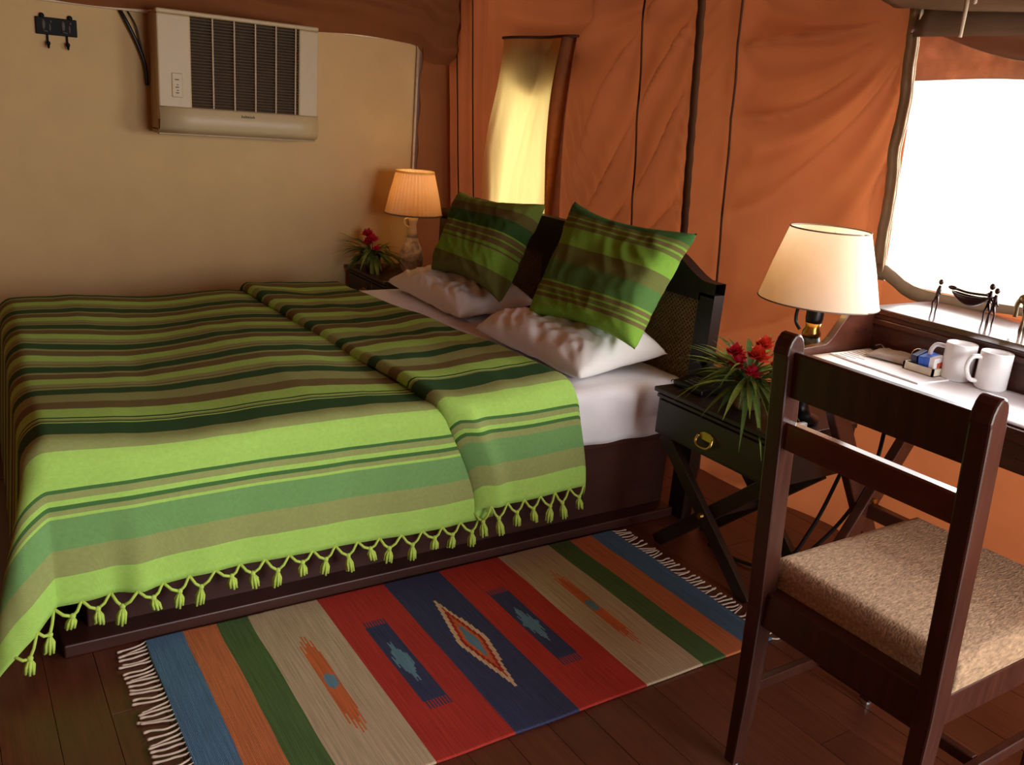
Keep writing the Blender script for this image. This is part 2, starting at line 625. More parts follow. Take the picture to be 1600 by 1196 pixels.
# rods along the cream board
t1 = obj('trim_1', MB().box((-4.15, -1.4, 1.583), (-4.128, 0.83, 1.603)), M['rod'], kind='structure', bevel=0.004)
obj('trim_2', MB().box((-4.15, 1.49, 1.596), (-4.135, 2.075, 1.604)), M['rod'], kind='structure', bevel=0.003)
obj('trim_3', MB().tube([(-4.138, 2.072, 0.0), (-4.138, 2.072, 1.60)], 0.0065, 10), M['rod'], kind='structure', smooth=True)

# ---- big window: canvas border strips, studs, rolled flap, ties, valance outside
win = setting('window_1', (-0.9, 2.5, 0.9))
wbd = MB()


def wborder(x, z, off=0.012):
    return Vector((x, wall_y(min(x, WX0 - 0.001) if x < WX0 else x, z) - off, z))


def side_strip(a, z):
    x = WX0 - 0.016 + a * 0.021 + 0.004 * math.sin((z - 0.9) * 4.2)
    return Vector((x, wall_y(WX0 - 0.02, z) - 0.012 - 0.003 * abs(a), z))


obj('border_strip', MB().grid(side_strip, [-1, -0.2, 0.2, 1], frange(0.905, 1.70, 30)), M['border'], win, smooth=True, solid=0.004)
obj('border_piping', MB().tube([side_strip(0.75, z) + Vector((0, -0.003, 0)) for z in frange(0.93, 1.69, 24)], 0.0035, 6), M['rod'], win, smooth=True)


def bottom_strip(x, a):
    # hem of the opening: curves down from the left stud and runs on level
    t = x - WX0
    zc = 0.884 + 0.050 * math.exp(-(max(0, t) / 0.07) ** 2) + 0.02 * sstep(0.15, 0.5, t)
    hw = 0.022 - 0.010 * sstep(0.05, 0.45, t)
    return Vector((x, 2.30 + 0.075 * (x + 4.15) - 0.08 * (0.9 - 1) - 0.015, zc + a * hw))


obj('border_strip', MB().grid(bottom_strip, frange(WX0 - 0.02, WX1 + 0.03, 50), [-1, 0, 1]), M['border'], win, smooth=True, solid=0.004)
obj('border_strip', MB().grid(lambda a, z: Vector((WX1 + a * 0.02, wall_y(WX1, z) - 0.014, z)), [-1, 0, 1], frange(0.88, 1.70, 20)),
    M['border'], win, smooth=True, solid=0.004)
for sx, sz in ((WX0 - 0.012, 1.632), (WX0 - 0.014, 0.918)):
    yy = wall_y(WX0 - 0.02, sz) - 0.030
    s_ = MB().tube([(sx, yy + 0.020, sz), (sx, yy - 0.002, sz)], 0.0095, 14).tube([(sx, yy - 0.002, sz), (sx, yy - 0.005, sz)], [0.0075, 0.004], 14)
    obj('stud', s_, M['steel'], win, smooth=False)


def roll(x, a):
    # canvas flap rolled up above the opening
    th = a * 2 * PI
    r = 0.052 + 0.008 * math.sin(th * 3 + x * 5) + 0.012 * nz(x * 4, math.cos(th), math.sin(th))
    yc = 2.30 + 0.075 * (x + 4.15) - 0.08 * 0.72 - 0.060
    return Vector((x, yc + r * math.cos(th), 1.725 + 0.01 * math.sin(x * 6) + r * 0.8 * math.sin(th)))


obj('rolled_flap', MB().grid(roll, frange(WX0 - 0.07, WX1 + 0.08, 60), frange(0, 1, 20)), M['header'], win, smooth=True, solid=0.003)
obj('header_strip', MB().grid(lambda x, z: Vector((x, wall_y(x, 1.7) - 0.012 - 0.01 * math.sin((z - 1.6) * 40) + 0.004 * nz(x * 9, z * 9), z)),
                              frange(WX0 - 0.01, WX1 + 0.02, 40), frange(1.615, 1.72, 8)), M['header'], win, smooth=True, solid=0.004)
for tx, l in ((-1.475, 0.135), (-1.455, 0.05)):
    yy = 2.30 + 0.075 * (tx + 4.15) - 0.06 - 0.125
    obj('tie_strap', MB().tube(spline([(tx, yy + 0.02, 1.775), (tx + 0.004, yy - 0.002, 1.73), (tx + 0.008, yy, 1.69),
                                       (tx + 0.006, yy + 0.004, 1.735 - l)]), 0.006, 6), M['border'], win, smooth=True)
obj('tie_knot', MB().tube(spline([(-1.56, 2.375, 1.765), (-1.53, 2.345, 1.742), (-1.49, 2.33, 1.735), (-1.46, 2.33, 1.75), (-1.50, 2.34, 1.765)]), 0.007, 6),
    M['border'], win, smooth=True)


def valance(x, t):
    # awning edge outside: hangs down behind the top of the opening, scalloped folds
    z = 1.74 - t * (0.225 + 0.012 * math.sin(x * 5))
    return Vector((x, 2.72 + 0.03 * (x + 1.5) + 0.02 * math.sin(x * 7 + t * 2) + 0.02 * nz(x * 4, t * 3), z))


obj('awning_edge', MB().grid(valance, frange(-2.2, 0.3, 60), frange(0, 1, 14)), M['valance'], win, smooth=True, solid=0.003)
obj('awning_swag', MB().grid(lambda x, t: Vector((x, 2.60 + 0.03 * (x + 1.5) + 0.03 * math.sin(t * PI),
                                                  1.70 - t * (0.055 + 0.085 * math.sin(max(0, min(1, (x + 1.72) / 0.75)) * PI)))),
                             frange(-1.72, 0.1, 50), frange(0, 1, 8)), M['header'], win, smooth=True, solid=0.003)

# ---- small opening with a yellow curtain, its rolled cover outside at the top
w2 = setting('window_2', (-3.5, 2.34, 0.7))


def roll2(x, a):
    th = a * 2 * PI
    k = math.sin(max(0, min(1, (x - CX0) / (CX1 - CX0))) * PI)
    r = 0.05 + 0.008 * math.sin(th * 3)
    return Vector((x, 2.395 + 0.04 * (x + 3.5) + r * math.cos(th), 1.565 - 0.045 * k + r * (0.9 + 0.8 * k) * math.sin(th)))


obj('rolled_flap', MB().grid(roll2, frange(CX0 - 0.05, CX1 + 0.05, 24), frange(0, 1, 16)), M['header'], w2, smooth=True)


def curt(a, t):
    # a across 0..1, t down 0..1; the cloth leans a little to the left as it falls
    z = 1.628 - t * 0.99
    xl = -3.625 - 0.16 * sstep(0.0, 0.7, t)
    xr = -3.105 - 0.12 * t - 0.03 * math.sin(t * PI)
    x = xl + (xr - xl) * a
    yb = 2.30 + 0.075 * (x + 4.15) - 0.08 * (z - 1.0) - 0.045
    f = 0.006 * math.sin(a * 38 + 3 * t + 2 * nz(a * 3, t * 3)) * (0.3 + t) + 0.014 * math.sin(a * 9 + t * 4)
    return Vector((x, yb - f - 0.03 * t * math.sin(a * PI), z))


def flap2(a, t):
    # added flap just outside the cloth, swag shaped for its shadow on the curtain
    x = CX0 - 0.03 + (CX1 - CX0 + 0.06) * a
    return Vector((x, 2.30 + 0.075 * (x + 4.15) + 0.012 - 0.04, 1.64 - t * (0.055 + 0.19 * math.sin(a * PI) ** 0.45)))


obj('shadow_flap', MB().grid(flap2, frange(0, 1, 24), frange(0, 1, 8)), M['header'], w2, smooth=True, solid=0.003)
ct = thing('window_curtain', 'backlit yellow cotton curtain hanging over the narrow opening behind the bed', 'curtain', (-3.45, 2.3, 0.64))
obj('cloth', MB().grid(curt, frange(0, 0.86, 30), frange(0, 1, 40)), M['curtain'], ct, smooth=True)


def cedge(a, t):
    p = curt(0.84 + 0.16 * a, t)
    q = Vector((p.x + 0.018 * math.sin(a * PI) * t, p.y - 0.012 * math.sin(a * PI * 2.0 + t * 6) - 0.006, p.z))
    return q


obj('edging', MB().grid(cedge, frange(0, 1, 8), frange(0, 1, 40)), M['curtain_edge'], ct, smooth=True, solid=0.003,
    label='rust coloured folded side edging')
obj('hem_rod', MB().tube([curt(a, 0) + Vector((0, -0.004, 0.004)) for a in frange(-0.01, 1.01, 8)], 0.006, 8), M['seam'], ct, smooth=True)

# ================================================================== BED
bed = thing('bed', 'large double bed with dark wooden platform and cane-panelled arched headboard', 'bed', (-2.86, 1.15, 0.0))
obj('platform', MB().box((-3.62, 0.22, 0.0), (-2.085, 2.09, 0.305)), M['bedwood'], bed, bevel=0.004)
obj('plinth', MB().box((-3.66, 0.16, 0.0), (-2.022, 2.09, 0.035)), M['bedwood'], bed, bevel=0.004)
obj('side_rail', MB().box((-2.085, 0.20, 0.285), (-2.070, 2.09, 0.310)), M['bedwood'], bed, bevel=0.003)
obj('mattress', MB().box((-3.60, 0.22, 0.312), (-2.075, 2.08, 0.482)), M['sheet'], bed, bevel=0.03)
# headboard outline: flat shoulders, concave rise, flat arch
HX0, HX1, HY = -3.87, -1.985, 2.10


def htop(x):
    d = min(x - HX0, HX1 - x)
    return 0.838 + 0.082 * sstep(0.05, 0.27, d) ** 0.8


out = [(HX0, 0.0), (HX1, 0.0)] + [(x, htop(x)) for x in reversed(frange(HX0, HX1, 60))]
inner = [(HX0 + 0.07, 0.38), (HX1 - 0.07, 0.38), (HX1 - 0.07, 0.775), (HX0 + 0.07, 0.775)]
hb = MB()
hb.box((HX0, HY, 0), (HX0 + 0.07, HY + 0.045, 0.80)).box((HX1 - 0.07, HY, 0), (HX1, HY + 0.045, 0.80))
hb.box((HX0 + 0.07, HY, 0.30), (HX1 - 0.07, HY + 0.045, 0.40))
xs2 = frange(HX0, HX1, 60)
for a, b in zip(xs2[:-1], xs2[1:]):
    za, zb = htop(a), htop(b)
    lo = 0.772 if HX0 + 0.07 <= (a + b) / 2 <= HX1 - 0.07 else 0.79
    hb.add([(a, HY, lo), (b, HY, lo), (b, HY, zb), (a, HY, za), (a, HY + 0.045, lo), (b, HY + 0.045, lo), (b, HY + 0.045, zb), (a, HY + 0.045, za)],
           [(0, 1, 2, 3), (7, 6, 5, 4), (3, 2, 6, 7), (1, 0, 4, 5)])
obj('headboard_frame', hb, M['headwood'], bed)
obj('centre_stile', MB().box((-2.965, HY - 0.004, 0.38), (-2.895, HY + 0.04, 0.78)), M['headwood'], bed, bevel=0.003)
for pa, pb in ((HX0 + 0.07, -2.965), (-2.895, HX1 - 0.07)):
    pan = obj('cane_panel', MB().box((pa, HY + 0.018, 0.39), (pb, HY + 0.030, 0.775)), M['band'], bed)
    ln_ = MB()
    s = pa - 0.39
    while s < pb:
        a0, a1 = s, s + 0.385
        t0 = max(0, (pa - a0) / 0.385)
        t1 = min(1, (pb - a0) / 0.385)
        if t1 > t0 + 0.02:
            ln_.bar((a0 + 0.385 * t0, HY + 0.015, 0.39 + 0.385 * t0), (a0 + 0.385 * t1, HY + 0.015, 0.39 + 0.385 * t1), 0.006, 0.007, up=(0, 1, 0))
            ln_.bar((a0 + 0.385 * t0, HY + 0.013, 0.775 - 0.385 * t0), (a0 + 0.385 * t1, HY + 0.013, 0.775 - 0.385 * t1), 0.006, 0.004, up=(0, 1, 0))
        s += 0.017
    obj('cane_weave', ln_, M['cane'], pan, kind='stuff')

# white fitted sheet over the mattress, falling down the side
XE = -2.085          # where the near edge of the bed starts to round over


def drape(u, v, D, r, zt, y0, fl_near=0.03, fl_corner=0.28, fl_foot=0.12, lift=0.0):
    """cloth over the bed: u = distance from the near hem (drop D), v = y along the bed; foot edge at y0"""
    yf = y0
    uo = max(0.0, D - u)
    vo = max(0.0, yf - v)
    wide = -3.60
    X = XE - max(0.0, u - D)
    far = max(0.0, wide - X)
    X = max(X, wide)
    Y = max(v, yf)
    if far > 0:
        uo = far
    Ld = math.hypot(uo, vo)
    if Ld < 1e-6:
        return Vector((X, Y, zt)), 0.0
    dx = (-uo if far > 0 else uo) / Ld
    dy = -vo / Ld
    ph = math.atan2(vo, uo)
    fl = fl_near + (fl_foot - fl_near) * (ph / (PI / 2)) + (fl_corner - 0.5 * (fl_near + fl_foot)) * math.sin(2 * ph) ** 2
    q = r * PI / 2
    if Ld < q:
        off, drop = r * math.sin(Ld / r), r * (1 - math.cos(Ld / r))
    else:
        off, drop = r + (Ld - q) * math.sin(fl), r + (Ld - q) * math.cos(fl)
    mx = zt - 0.008
    if drop > mx:
        off += (drop - mx)
        drop = mx
    return Vector((X + dx * off, Y + dy * off, zt - drop)), Ld


def sheet_fn(u, v):
    p, L_ = drape(u, v, 0.20, 0.035, 0.496, 0.2, 0.02, 0.05, 0.02)
    k = 1 if L_ < 0.02 else 0.0
    p.z += k * (0.004 * nz(p.x * 5, v * 5, 3) + 0.003 * nz(p.x * 14, v * 6, 7))
    if L_ > 0.05:
        p.x += 0.004 * math.sin(v * 40 + p.z * 20) + 0.005 * nz(v * 7, p.z * 10)
    return p


us = frange(0, 0.26, 14) + frange(0.28, 1.70, 50) + frange(1.72, 1.9, 8)
bs = tag(obj('bed_sheet', MB().grid(sheet_fn, us, frange(0.9, 2.085, 60)), M['sheet'], smooth=True, solid=0.005,
             origin=(-2.86, 1.5, 0.31)), 'white fitted sheet stretched over the head end of the mattress', 'bed sheet')

# striped bedspread
LIME, OLIVE, GREEN, DKG, BROWN = lin(170, 214, 102), lin(152, 162, 98), lin(118, 164, 98), lin(54, 90, 50), lin(118, 106, 64)
DK2 = lin(74, 118, 62)
BR = [(0.0, LIME), (0.072, OLIVE), (0.138, GREEN), (0.213, LIME), (0.221, OLIVE), (0.233, DK2), (0.244, LIME), (0.257, OLIVE),
      (0.274, DK2), (0.283, LIME), (0.36, OLIVE), (0.415, DKG), (0.49, LIME), (0.498, DKG), (0.506, OLIVE), (0.516, LIME), (0.524, DKG),
      (0.533, LIME), (0.60, BROWN), (0.66, OLIVE)]
s0 = 0.735
while s0 < 2.3:
    BR += [(s0, DKG), (s0 + 0.054, OLIVE), (s0 + 0.072, BROWN), (s0 + 0.080, OLIVE), (s0 + 0.112, LIME), (s0 + 0.165, BROWN), (s0 + 0.213, OLIVE)]
    s0 += 0.2305
BR = [(a, c) for a, c in BR]
BRK = [a for a, c in BR]
import bisect


def stripe(u):
    i = bisect.bisect_right(BRK, u) - 1
    return BR[max(0, i)][1]


def urows(u1):
    rows = [b for b in BRK if b < u1] + [u1]
    o_ = []
    for a, b in zip(rows[:-1], rows[1:]):
        n = max(1, int(math.ceil((b - a) / 0.016)))
        o_ += [a + (b - a) * i / n for i in range(n)]
    return o_ + [u1]


D0, R0, ZT = 0.395, 0.05, 0.516


def y_foot(u):
    return 0.155 + 0.055 * min(1, max(0, (u - 0.3) / 1.5))


def spread(u, v):
    p, L_ = drape(u, v, D0, R0, ZT, y_foot(u), 0.05, 0.34, 0.08)
    t = min(1, L_ / 0.08)
    top = 0.009 * math.sin(v * 8.5 + 0.8 * math.sin(u * 2.2)) + 0.014 * nz(p.x * 2.0, v * 3.0, 2) + 0.003 * nz(p.x * 3, v * 14, 6)
    p.z += top * (1 - t)
    if p.z > 0.02:
        side = 0.012 * math.sin(v * 6.3 + 0.6) + 0.010 * nz(v * 3.5, u * 2, 7) + 0.006 * nz(v * 11, u * 2.5, 1)
        side += 0.020 * math.exp(-((v - 0.335) / 0.03) ** 2) * sstep(0.1, 0.5, L_) - 0.016 * math.exp(-((v - 0.28) / 0.03) ** 2) * sstep(0.1, 0.5, L_)
        k = t * (0.4 + L_ * 1.6)
        p.x += side * k * (1 if u < 1 else -1)
    p.z = max(p.z, 0.006)
    return p


VM = frange(-0.30, 1.33, 120)
bsp = thing('bedspread', 'green striped cotton bedspread with knotted lime tassel fringe covering the bed', 'bedspread', (-2.8, 0.7, 0.0))
obj('cover', MB().grid(spread, urows(2.12), VM, col=lambda u, v: stripe(u)), M['stripe'], bsp, smooth=True, solid=0.004)


# turned-back band lying on top of it towards the pillows
def yl(u):
    return 1.045 + 0.085 * (1 - sstep(0.4, 1.9, u)) + 0.13 * (1 - sstep(0.0, 0.42, u)) + 0.01 * nz(u * 3, 5)


def yr(u):
    return 1.49 + 0.115 * (1 - sstep(0.4, 1.95, u)) + 0.075 * (1 - sstep(0.0, 0.42, u)) + 0.006 * nz(u * 4, 9)


def band(u, t):
    a, b = yl(u), yr(u)
    v = a + (b - a) * t
    d = min(v - a, b - v)
    h = 0.030 * math.sqrt(max(0.0, 1 - (1 - min(1, d / 0.03)) ** 2)) + 0.001
    p, L_ = drape(u, v, D0, R0 + h, ZT + h - (0.018 if t > 0.9 and d < 0.002 else 0), -2.0, 0.04, 0.1, 0.1)
    tt = min(1, L_ / 0.08)
    p.z += (0.009 * math.sin(v * 8.5 + 0.8 * math.sin(u * 2.2)) + 0.008 * nz(p.x * 5, v * 5, 12) + 0.006 * nz(p.x * 3, v * 12, 16)) * (1 - tt)
    p.x += tt * (0.012 * math.sin(v * 13 + 2) + 0.012 * nz(v * 5, u * 2, 17)) * (0.4 + L_)
    # ripple beside the fold where it bunches
    p.x += tt * 0.016 * math.exp(-((v - a - 0.06) / 0.03) ** 2)
    return p


def shifted(u):
    return stripe(max(0, u + 0.004 - 0.02 * sstep(0.5, 1.2, u)))


rows_b = urows(2.05)
tb = [0, 0.01, 0.025, 0.05, 0.08] + frange(0.12, 0.88, 34) + [0.92, 0.95, 0.975, 0.99, 1.0]
obj('folded_band', MB().grid(band, rows_b, tb, col=lambda u, v: shifted(u)), M['stripe'], bsp, smooth=True, solid=0.004)


def tassel(pa, pb, up, ln, seed):
    """two cords from the hem at pa and pb meeting in a knot, yarn tuft below"""
    rnd = random.Random(seed)
    mid = (pa + pb) / 2 + Vector((0.006, 0, -ln * 0.42)) + Vector((rnd.uniform(0, .006), rnd.uniform(-.008, .008), 0))
    mid.z = max(mid.z, 0.012)
    m = MB()
    for p in (pa, pb):
        q = (p + mid) / 2 + Vector((0.002, 0, -0.004))
        q.z = max(q.z, 0.006)
        m.tube([p + Vector((0, 0, 0.004)), q, mid], 0.0040, 6)
    m.ball(mid, 0.0075, 8, 5)
    end = mid + Vector((rnd.uniform(0, .008), rnd.uniform(-.008, .008), -ln * 0.58))
    if end.z < 0.008:
        end = Vector((mid.x + 0.03, mid.y - 0.01, 0.010))
    for k in range(7):
        a = k * 2 * PI / 7
        e = end + Vector((math.cos(a) * 0.010, math.sin(a) * 0.010, rnd.uniform(-.004, .004)))
        e.z = max(e.z, 0.004)
        m.tube([mid, (mid + e) / 2 + Vector((math.cos(a), math.sin(a), 0)) * 0.004, e], [0.003, 0.0044, 0.003], 5)
    return m


def hem_pts(fn, v0, v1, n=400):
    return [fn(0.0, v0 + (v1 - v0) * i / n) for i in range(n + 1)]


def along(pts, step):
    out_, acc = [pts[0]], 0.0
    for a, b in zip(pts[:-1], pts[1:]):
        acc += (b - a).length
        if acc >= step:
            out_.append(b)
            acc = 0.0
    return out_


hp = along(hem_pts(spread, -0.12, 1.30), 0.062)
for i in range(len(hp) - 1):
    obj('tassel', tassel(hp[i], hp[i + 1], None, 0.062 + 0.012 * math.sin(i * 2.1), i), M['tassel'], bsp, origin=(hp[i] + hp[i + 1]) / 2, smooth=True)
hp = along([band(0.0, i / 300) for i in range(2, 299)], 0.060)
for i in range(len(hp) - 1):
    obj('tassel', tassel(hp[i], hp[i + 1], None, 0.075 + 0.01 * math.sin(i * 1.7), 100 + i), M['tassel'], bsp, origin=(hp[i] + hp[i + 1]) / 2, smooth=True)


# ================================================================== PILLOWS AND CUSHIONS
def cushion(corners, thick, n=34, pinch=0.10, wrinkle=0.01, seed=0, colfn=None, flat=0.0, sagz=0.0, ears=1.0):
    """closed padded bag over the quad tl, tr, br, bl; edges draw in between pointed corners"""
    tl, tr, br, bl = [Vector(c) for c in corners]
    nrm = (tr - tl).cross(bl - tl).normalized()
    m = MB()

    def pt(a, b, side):
        ca = a * (1 - pinch * (1 - b * b) * abs(a) ** 3)
        cb = b * (1 - pinch * (1 - a * a) * abs(b) ** 3)
        s_, t_ = (ca + 1) / 2, (cb + 1) / 2
        base = (tl * (1 - s_) + tr * s_) * (1 - t_) + (bl * (1 - s_) + br * s_) * t_
        e = max(0.0, (1 - a ** 4)) * max(0.0, (1 - b ** 4))
        h = thick * 0.5 * e ** 0.45
        w = wrinkle * (nz(a * 1.6 + seed, b * 1.6, side) * 1.0) * min(1, e * 2)
        # creases fanning in from the corners
        for cx, cy in ((-1, -1), (1, -1), (1, 1), (-1, 1)):
            dd = math.hypot(a - cx, b - cy)
            an = math.atan2(b - cy, a - cx)
            w += wrinkle * 0.14 * math.sin(an * 14 + seed) * math.exp(-((dd - 0.4) / 0.25) ** 2) * min(1, e * 3)
        rg = 1 - 2.4 * abs(nz(a * 1.1 + b * 1.6 + seed * 2, a * 3.4 - b * 2.0, seed + side))
        w += wrinkle * 0.9 * max(-0.4, rg) ** 1 * min(1, e * 1.6)
        rg = 1 - 2.4 * abs(nz(a * 4.5 - b * 1.0 + seed * 3, a * 1.2 + b * 3.0, seed + side))
        w += wrinkle * 0.35 * max(-0.4, rg) * min(1, e * 1.6)
        hh = (h + w) * side
        if side < 0:
            hh *= (1 - flat)
        p = base - nrm * hh
        p.z -= sagz * (1 - a * a) * (1 - b * b) * 0
        return p

    g = frange(-1, 1, n)
    cf = (lambda u, v: colfn(u, v)) if colfn else None
    m.grid(lambda a, b: pt(a, b, 1), g, g, col=cf)
    m2 = MB().grid(lambda a, b: pt(a, b, -1), g, list(reversed(g)), col=cf)
    m.add(m2.v, m2.f, m2.c if cf else None)
    edge = [pt(a, -1, 1) for a in g] + [pt(1, b, 1) for b in g[1:]] + [pt(a, 1, 1) for a in reversed(g[:-1])] + [pt(-1, b, 1) for b in reversed(g[:-1])]
    return m, edge


def weld(o):
    q = o.modifiers.new('weld', 'WELD')
    q.merge_threshold = 0.0008


def cyc(breaks):
    def f(u, v):
        t = (v + 1) / 2
        c = breaks[0][1]
        for a, k in breaks:
            if t >= a:
                c = k
        return c
    return f


LM2, OL2, GR2 = lin(132, 178, 66), lin(112, 118, 62), lin(88, 128, 66)
cr = cyc([(0, lin(66, 108, 54)), (0.10, OL2), (0.135, LM2), (0.155, BROWN), (0.18, LM2), (0.20, OL2), (0.225, lin(66, 108, 54)), (0.24, LM2),
          (0.39, OL2), (0.52, GR2), (0.68, LM2), (0.70, BROWN), (0.73, LM2), (0.75, OL2), (0.78, LM2), (0.80, BROWN), (0.83, LM2)])
cl_ = cyc([(0, lin(122, 142, 60)), (0.16, lin(108, 100, 54)), (0.26, lin(60, 96, 48)), (0.40, LM2), (0.425, BROWN), (0.46, LM2), (0.49, BROWN),
           (0.53, LM2), (0.56, BROWN), (0.585, LM2), (0.77, OL2)])


def make_cushion(name, label, cat, corners, thick, m, group=None, **kw):
    mb, edge = cushion(corners, thick, **kw)
    lo = min(p.z for p in mb.v)
    cx = sum(p.x for p in edge) / len(edge)
    cy = sum(p.y for p in edge) / len(edge)
    t = thing(name, label, cat, (cx, cy, lo), group)
    o = obj('casing', mb, m, t, smooth=True)
    weld(o)
    return t, edge


c1, e1 = make_cushion('cushion', 'larger green striped cushion on the right, leaning on the headboard beside its arched end', 'cushion',
                      [(-2.62, 1.975, 1.022), (-1.985, 1.985, 1.003), (-2.00, 1.80, 0.640), (-2.60, 1.80, 0.605)], 0.15,
                      M['stripe'], 'green cushions leaning on the headboard', colfn=cr, seed=3, pinch=0.16, wrinkle=0.008, n=60)
c2, e2 = make_cushion('cushion', 'green striped cushion on the left, leaning on the headboard below the yellow curtain', 'cushion',
                      [(-3.46, 1.975, 0.962), (-2.80, 1.975, 0.990), (-2.80, 1.80, 0.610), (-3.37, 1.80, 0.632)], 0.15,
                      M['stripe'], 'green cushions leaning on the headboard', colfn=cl_, seed=8, pinch=0.18, wrinkle=0.008, n=60)
make_cushion('pillow', 'rumpled white pillow lying nearest the right bedside table', 'pillow',
             [(-2.72, 2.02, 0.575), (-2.10, 2.04, 0.580), (-2.09, 1.665, 0.530), (-2.74, 1.66, 0.535)], 0.15, M['pillow'],
             'white pillows', seed=5, pinch=0.07, wrinkle=0.016, flat=0.55, n=60)
make_cushion('pillow', 'rumpled white pillow lying on the far side of the bed below the left cushion', 'pillow',
             [(-3.55, 2.04, 0.575), (-2.90, 2.04, 0.575), (-2.93, 1.70, 0.528), (-3.62, 1.71, 0.532)], 0.15, M['pillow'],
             'white pillows', seed=11, pinch=0.07, wrinkle=0.016, flat=0.55, n=60)


# ================================================================== NIGHTSTANDS
def nightstand(x0, x1, y0, y1, zt, label):
    t = thing('nightstand', label, 'bedside table', ((x0 + x1) / 2, (y0 + y1) / 2, 0), 'campaign bedside tables beside the bed')
    hgt = 0.155
    obj('top', MB().box((x0 - 0.006, y0 - 0.008, zt - 0.016), (x1 + 0.006, y1, zt)), M['nswood'], t, bevel=0.004)
    cb = MB().box((x0, y0 + 0.014, zt - hgt), (x1, y1, zt - 0.016))
    obj('case', cb, M['nswood'], t, bevel=0.002)
    obj('moulding', MB().box((x0, y0 + 0.002, zt - 0.034), (x1, y0 + 0.014, zt - 0.022)), M['nswood'], t, bevel=0.003)
    dr = obj('drawer', MB().box((x0 + 0.012, y0 + 0.002, zt - hgt + 0.012), (x1 - 0.012, y0 + 0.016, zt - 0.038)), M['nswood'], t, bevel=0.002)
    hx, hz = (x0 + x1) / 2 - 0.005, zt - 0.093
    h = MB().prism([(hx - 0.032, hz + 0.000), (hx - 0.024, hz - 0.006), (hx + 0.024, hz - 0.006), (hx + 0.032, hz + 0.000), (hx + 0.026, hz + 0.012),
                    (hx + 0.012, hz + 0.019), (hx - 0.012, hz + 0.019), (hx - 0.026, hz + 0.012)], lambda p: (p[0], y0 + 0.002, p[1]), (0, -0.004, 0))
    obj('handle_plate', h, M['brass'], dr, label='brass back plate')
    obj('handle', MB().tube(spline([(hx - 0.028, y0 - 0.006, hz + 0.006), (hx - 0.030, y0 - 0.014, hz - 0.012), (hx - 0.016, y0 - 0.016, hz - 0.024),
                                    (hx + 0.016, y0 - 0.016, hz - 0.024), (hx + 0.030, y0 - 0.014, hz - 0.012), (hx + 0.028, y0 - 0.006, hz + 0.006)]), 0.0042, 8),
        M['brass'], dr, smooth=True, label='brass drop handle')
    zl = zt - hgt
    xm = (x0 + x1) / 2
    for yy, dy in ((y0 + 0.035, 1), (y1 - 0.05, -1)):
        obj('leg', MB().bar((x0 + 0.03, yy, zl), (x1 - 0.03, yy, 0.0), 0.045, 0.024, up=(0, 1, 0)), M['nswood'], t, bevel=0.003)
        obj('leg', MB().bar((x1 - 0.03, yy + 0.026 * dy, zl), (x0 + 0.03, yy + 0.026 * dy, 0.0), 0.045, 0.024, up=(0, 1, 0)), M['nswood'], t, bevel=0.003)
    obj('bolt', MB().tube([(xm, y0 + 0.026, zl / 2), (xm, y0 + 0.012, zl / 2)], [0.011, 0.008], 10), M['brass'], t, label='brass pivot bolt')
    obj('stretcher', MB().bar((xm, y0 + 0.06, zl / 2), (xm, y1 - 0.075, zl / 2), 0.024, 0.024), M['nswood'], t, bevel=0.003)
    return t


nsr = nightstand(-1.935, -1.455, 1.855, 2.20, 0.535, 'dark wooden cross-legged bedside table with brass drawer handle, between bed and desk')
nsl = nightstand(-4.105, -3.675, 1.72, 2.085, 0.52, 'dark wooden bedside table in the far corner beyond the bed')
obj('paper_tag', MB().box((-1.4545, 1.90, 0.452), (-1.4525, 1.915, 0.512)), M['paper'], nsr, label='white paper strip on the side')


# ================================================================== LAMPS
def shade_mb(c, r0, r1, z0, z1, n=64, pleat=0.0, cnt=24):
    return MB().lathe([(r0, z0), (r0 + (r1 - r0) * .5 + 0.002, (z0 + z1) / 2), (r1, z1)], c, n, cap=False,
                      rfn=(lambda t, z: 1 + pleat * math.sin(t * cnt)) if pleat else None)


# left lamp: mottled bottle base with an ivory neck and little loop handle, pleated shade
lc = (-3.875, 1.955, 0.52)
ll = thing('table_lamp', 'small lit lamp with pleated peach shade and mottled bottle base in the far corner', 'lamp', lc, 'bedside lamps')
obj('base', MB().lathe([(0.045, 0), (0.052, 0.006), (0.060, 0.035), (0.062, 0.075), (0.050, 0.115), (0.034, 0.15), (0.026, 0.175)], lc, 28), M['mottle'], ll, smooth=True)
obj('neck', MB().lathe([(0.027, 0.172), (0.022, 0.20), (0.017, 0.235), (0.022, 0.25), (0.025, 0.265), (0.016, 0.275), (0.012, 0.30)], lc, 24), M['ivory'], ll, smooth=True)
obj('loop_handle', MB().tube(spline([(lc[0] - 0.02, lc[1] - 0.008, lc[2] + 0.215), (lc[0] - 0.045, lc[1] - 0.018, lc[2] + 0.225), (lc[0] - 0.048, lc[1] - 0.02, lc[2] + 0.25),
                                     (lc[0] - 0.022, lc[1] - 0.01, lc[2] + 0.262)]), 0.005, 7), M['ivory'], ll, smooth=True)
sh = obj('lamp_shade', shade_mb(lc, 0.137, 0.090, 0.285, 0.487, 192, 0.018, 40), M['shade_pleat'], ll, smooth=True)
obj('shade_band', shade_mb(lc, 0.0925, 0.0915, 0.478, 0.490, 48), M['shade_trim'], sh, smooth=True, label='gold top trim')
obj('shade_band', shade_mb(lc, 0.1405, 0.1395, 0.283, 0.290, 48), M['shade_trim_dark'], sh, smooth=True)
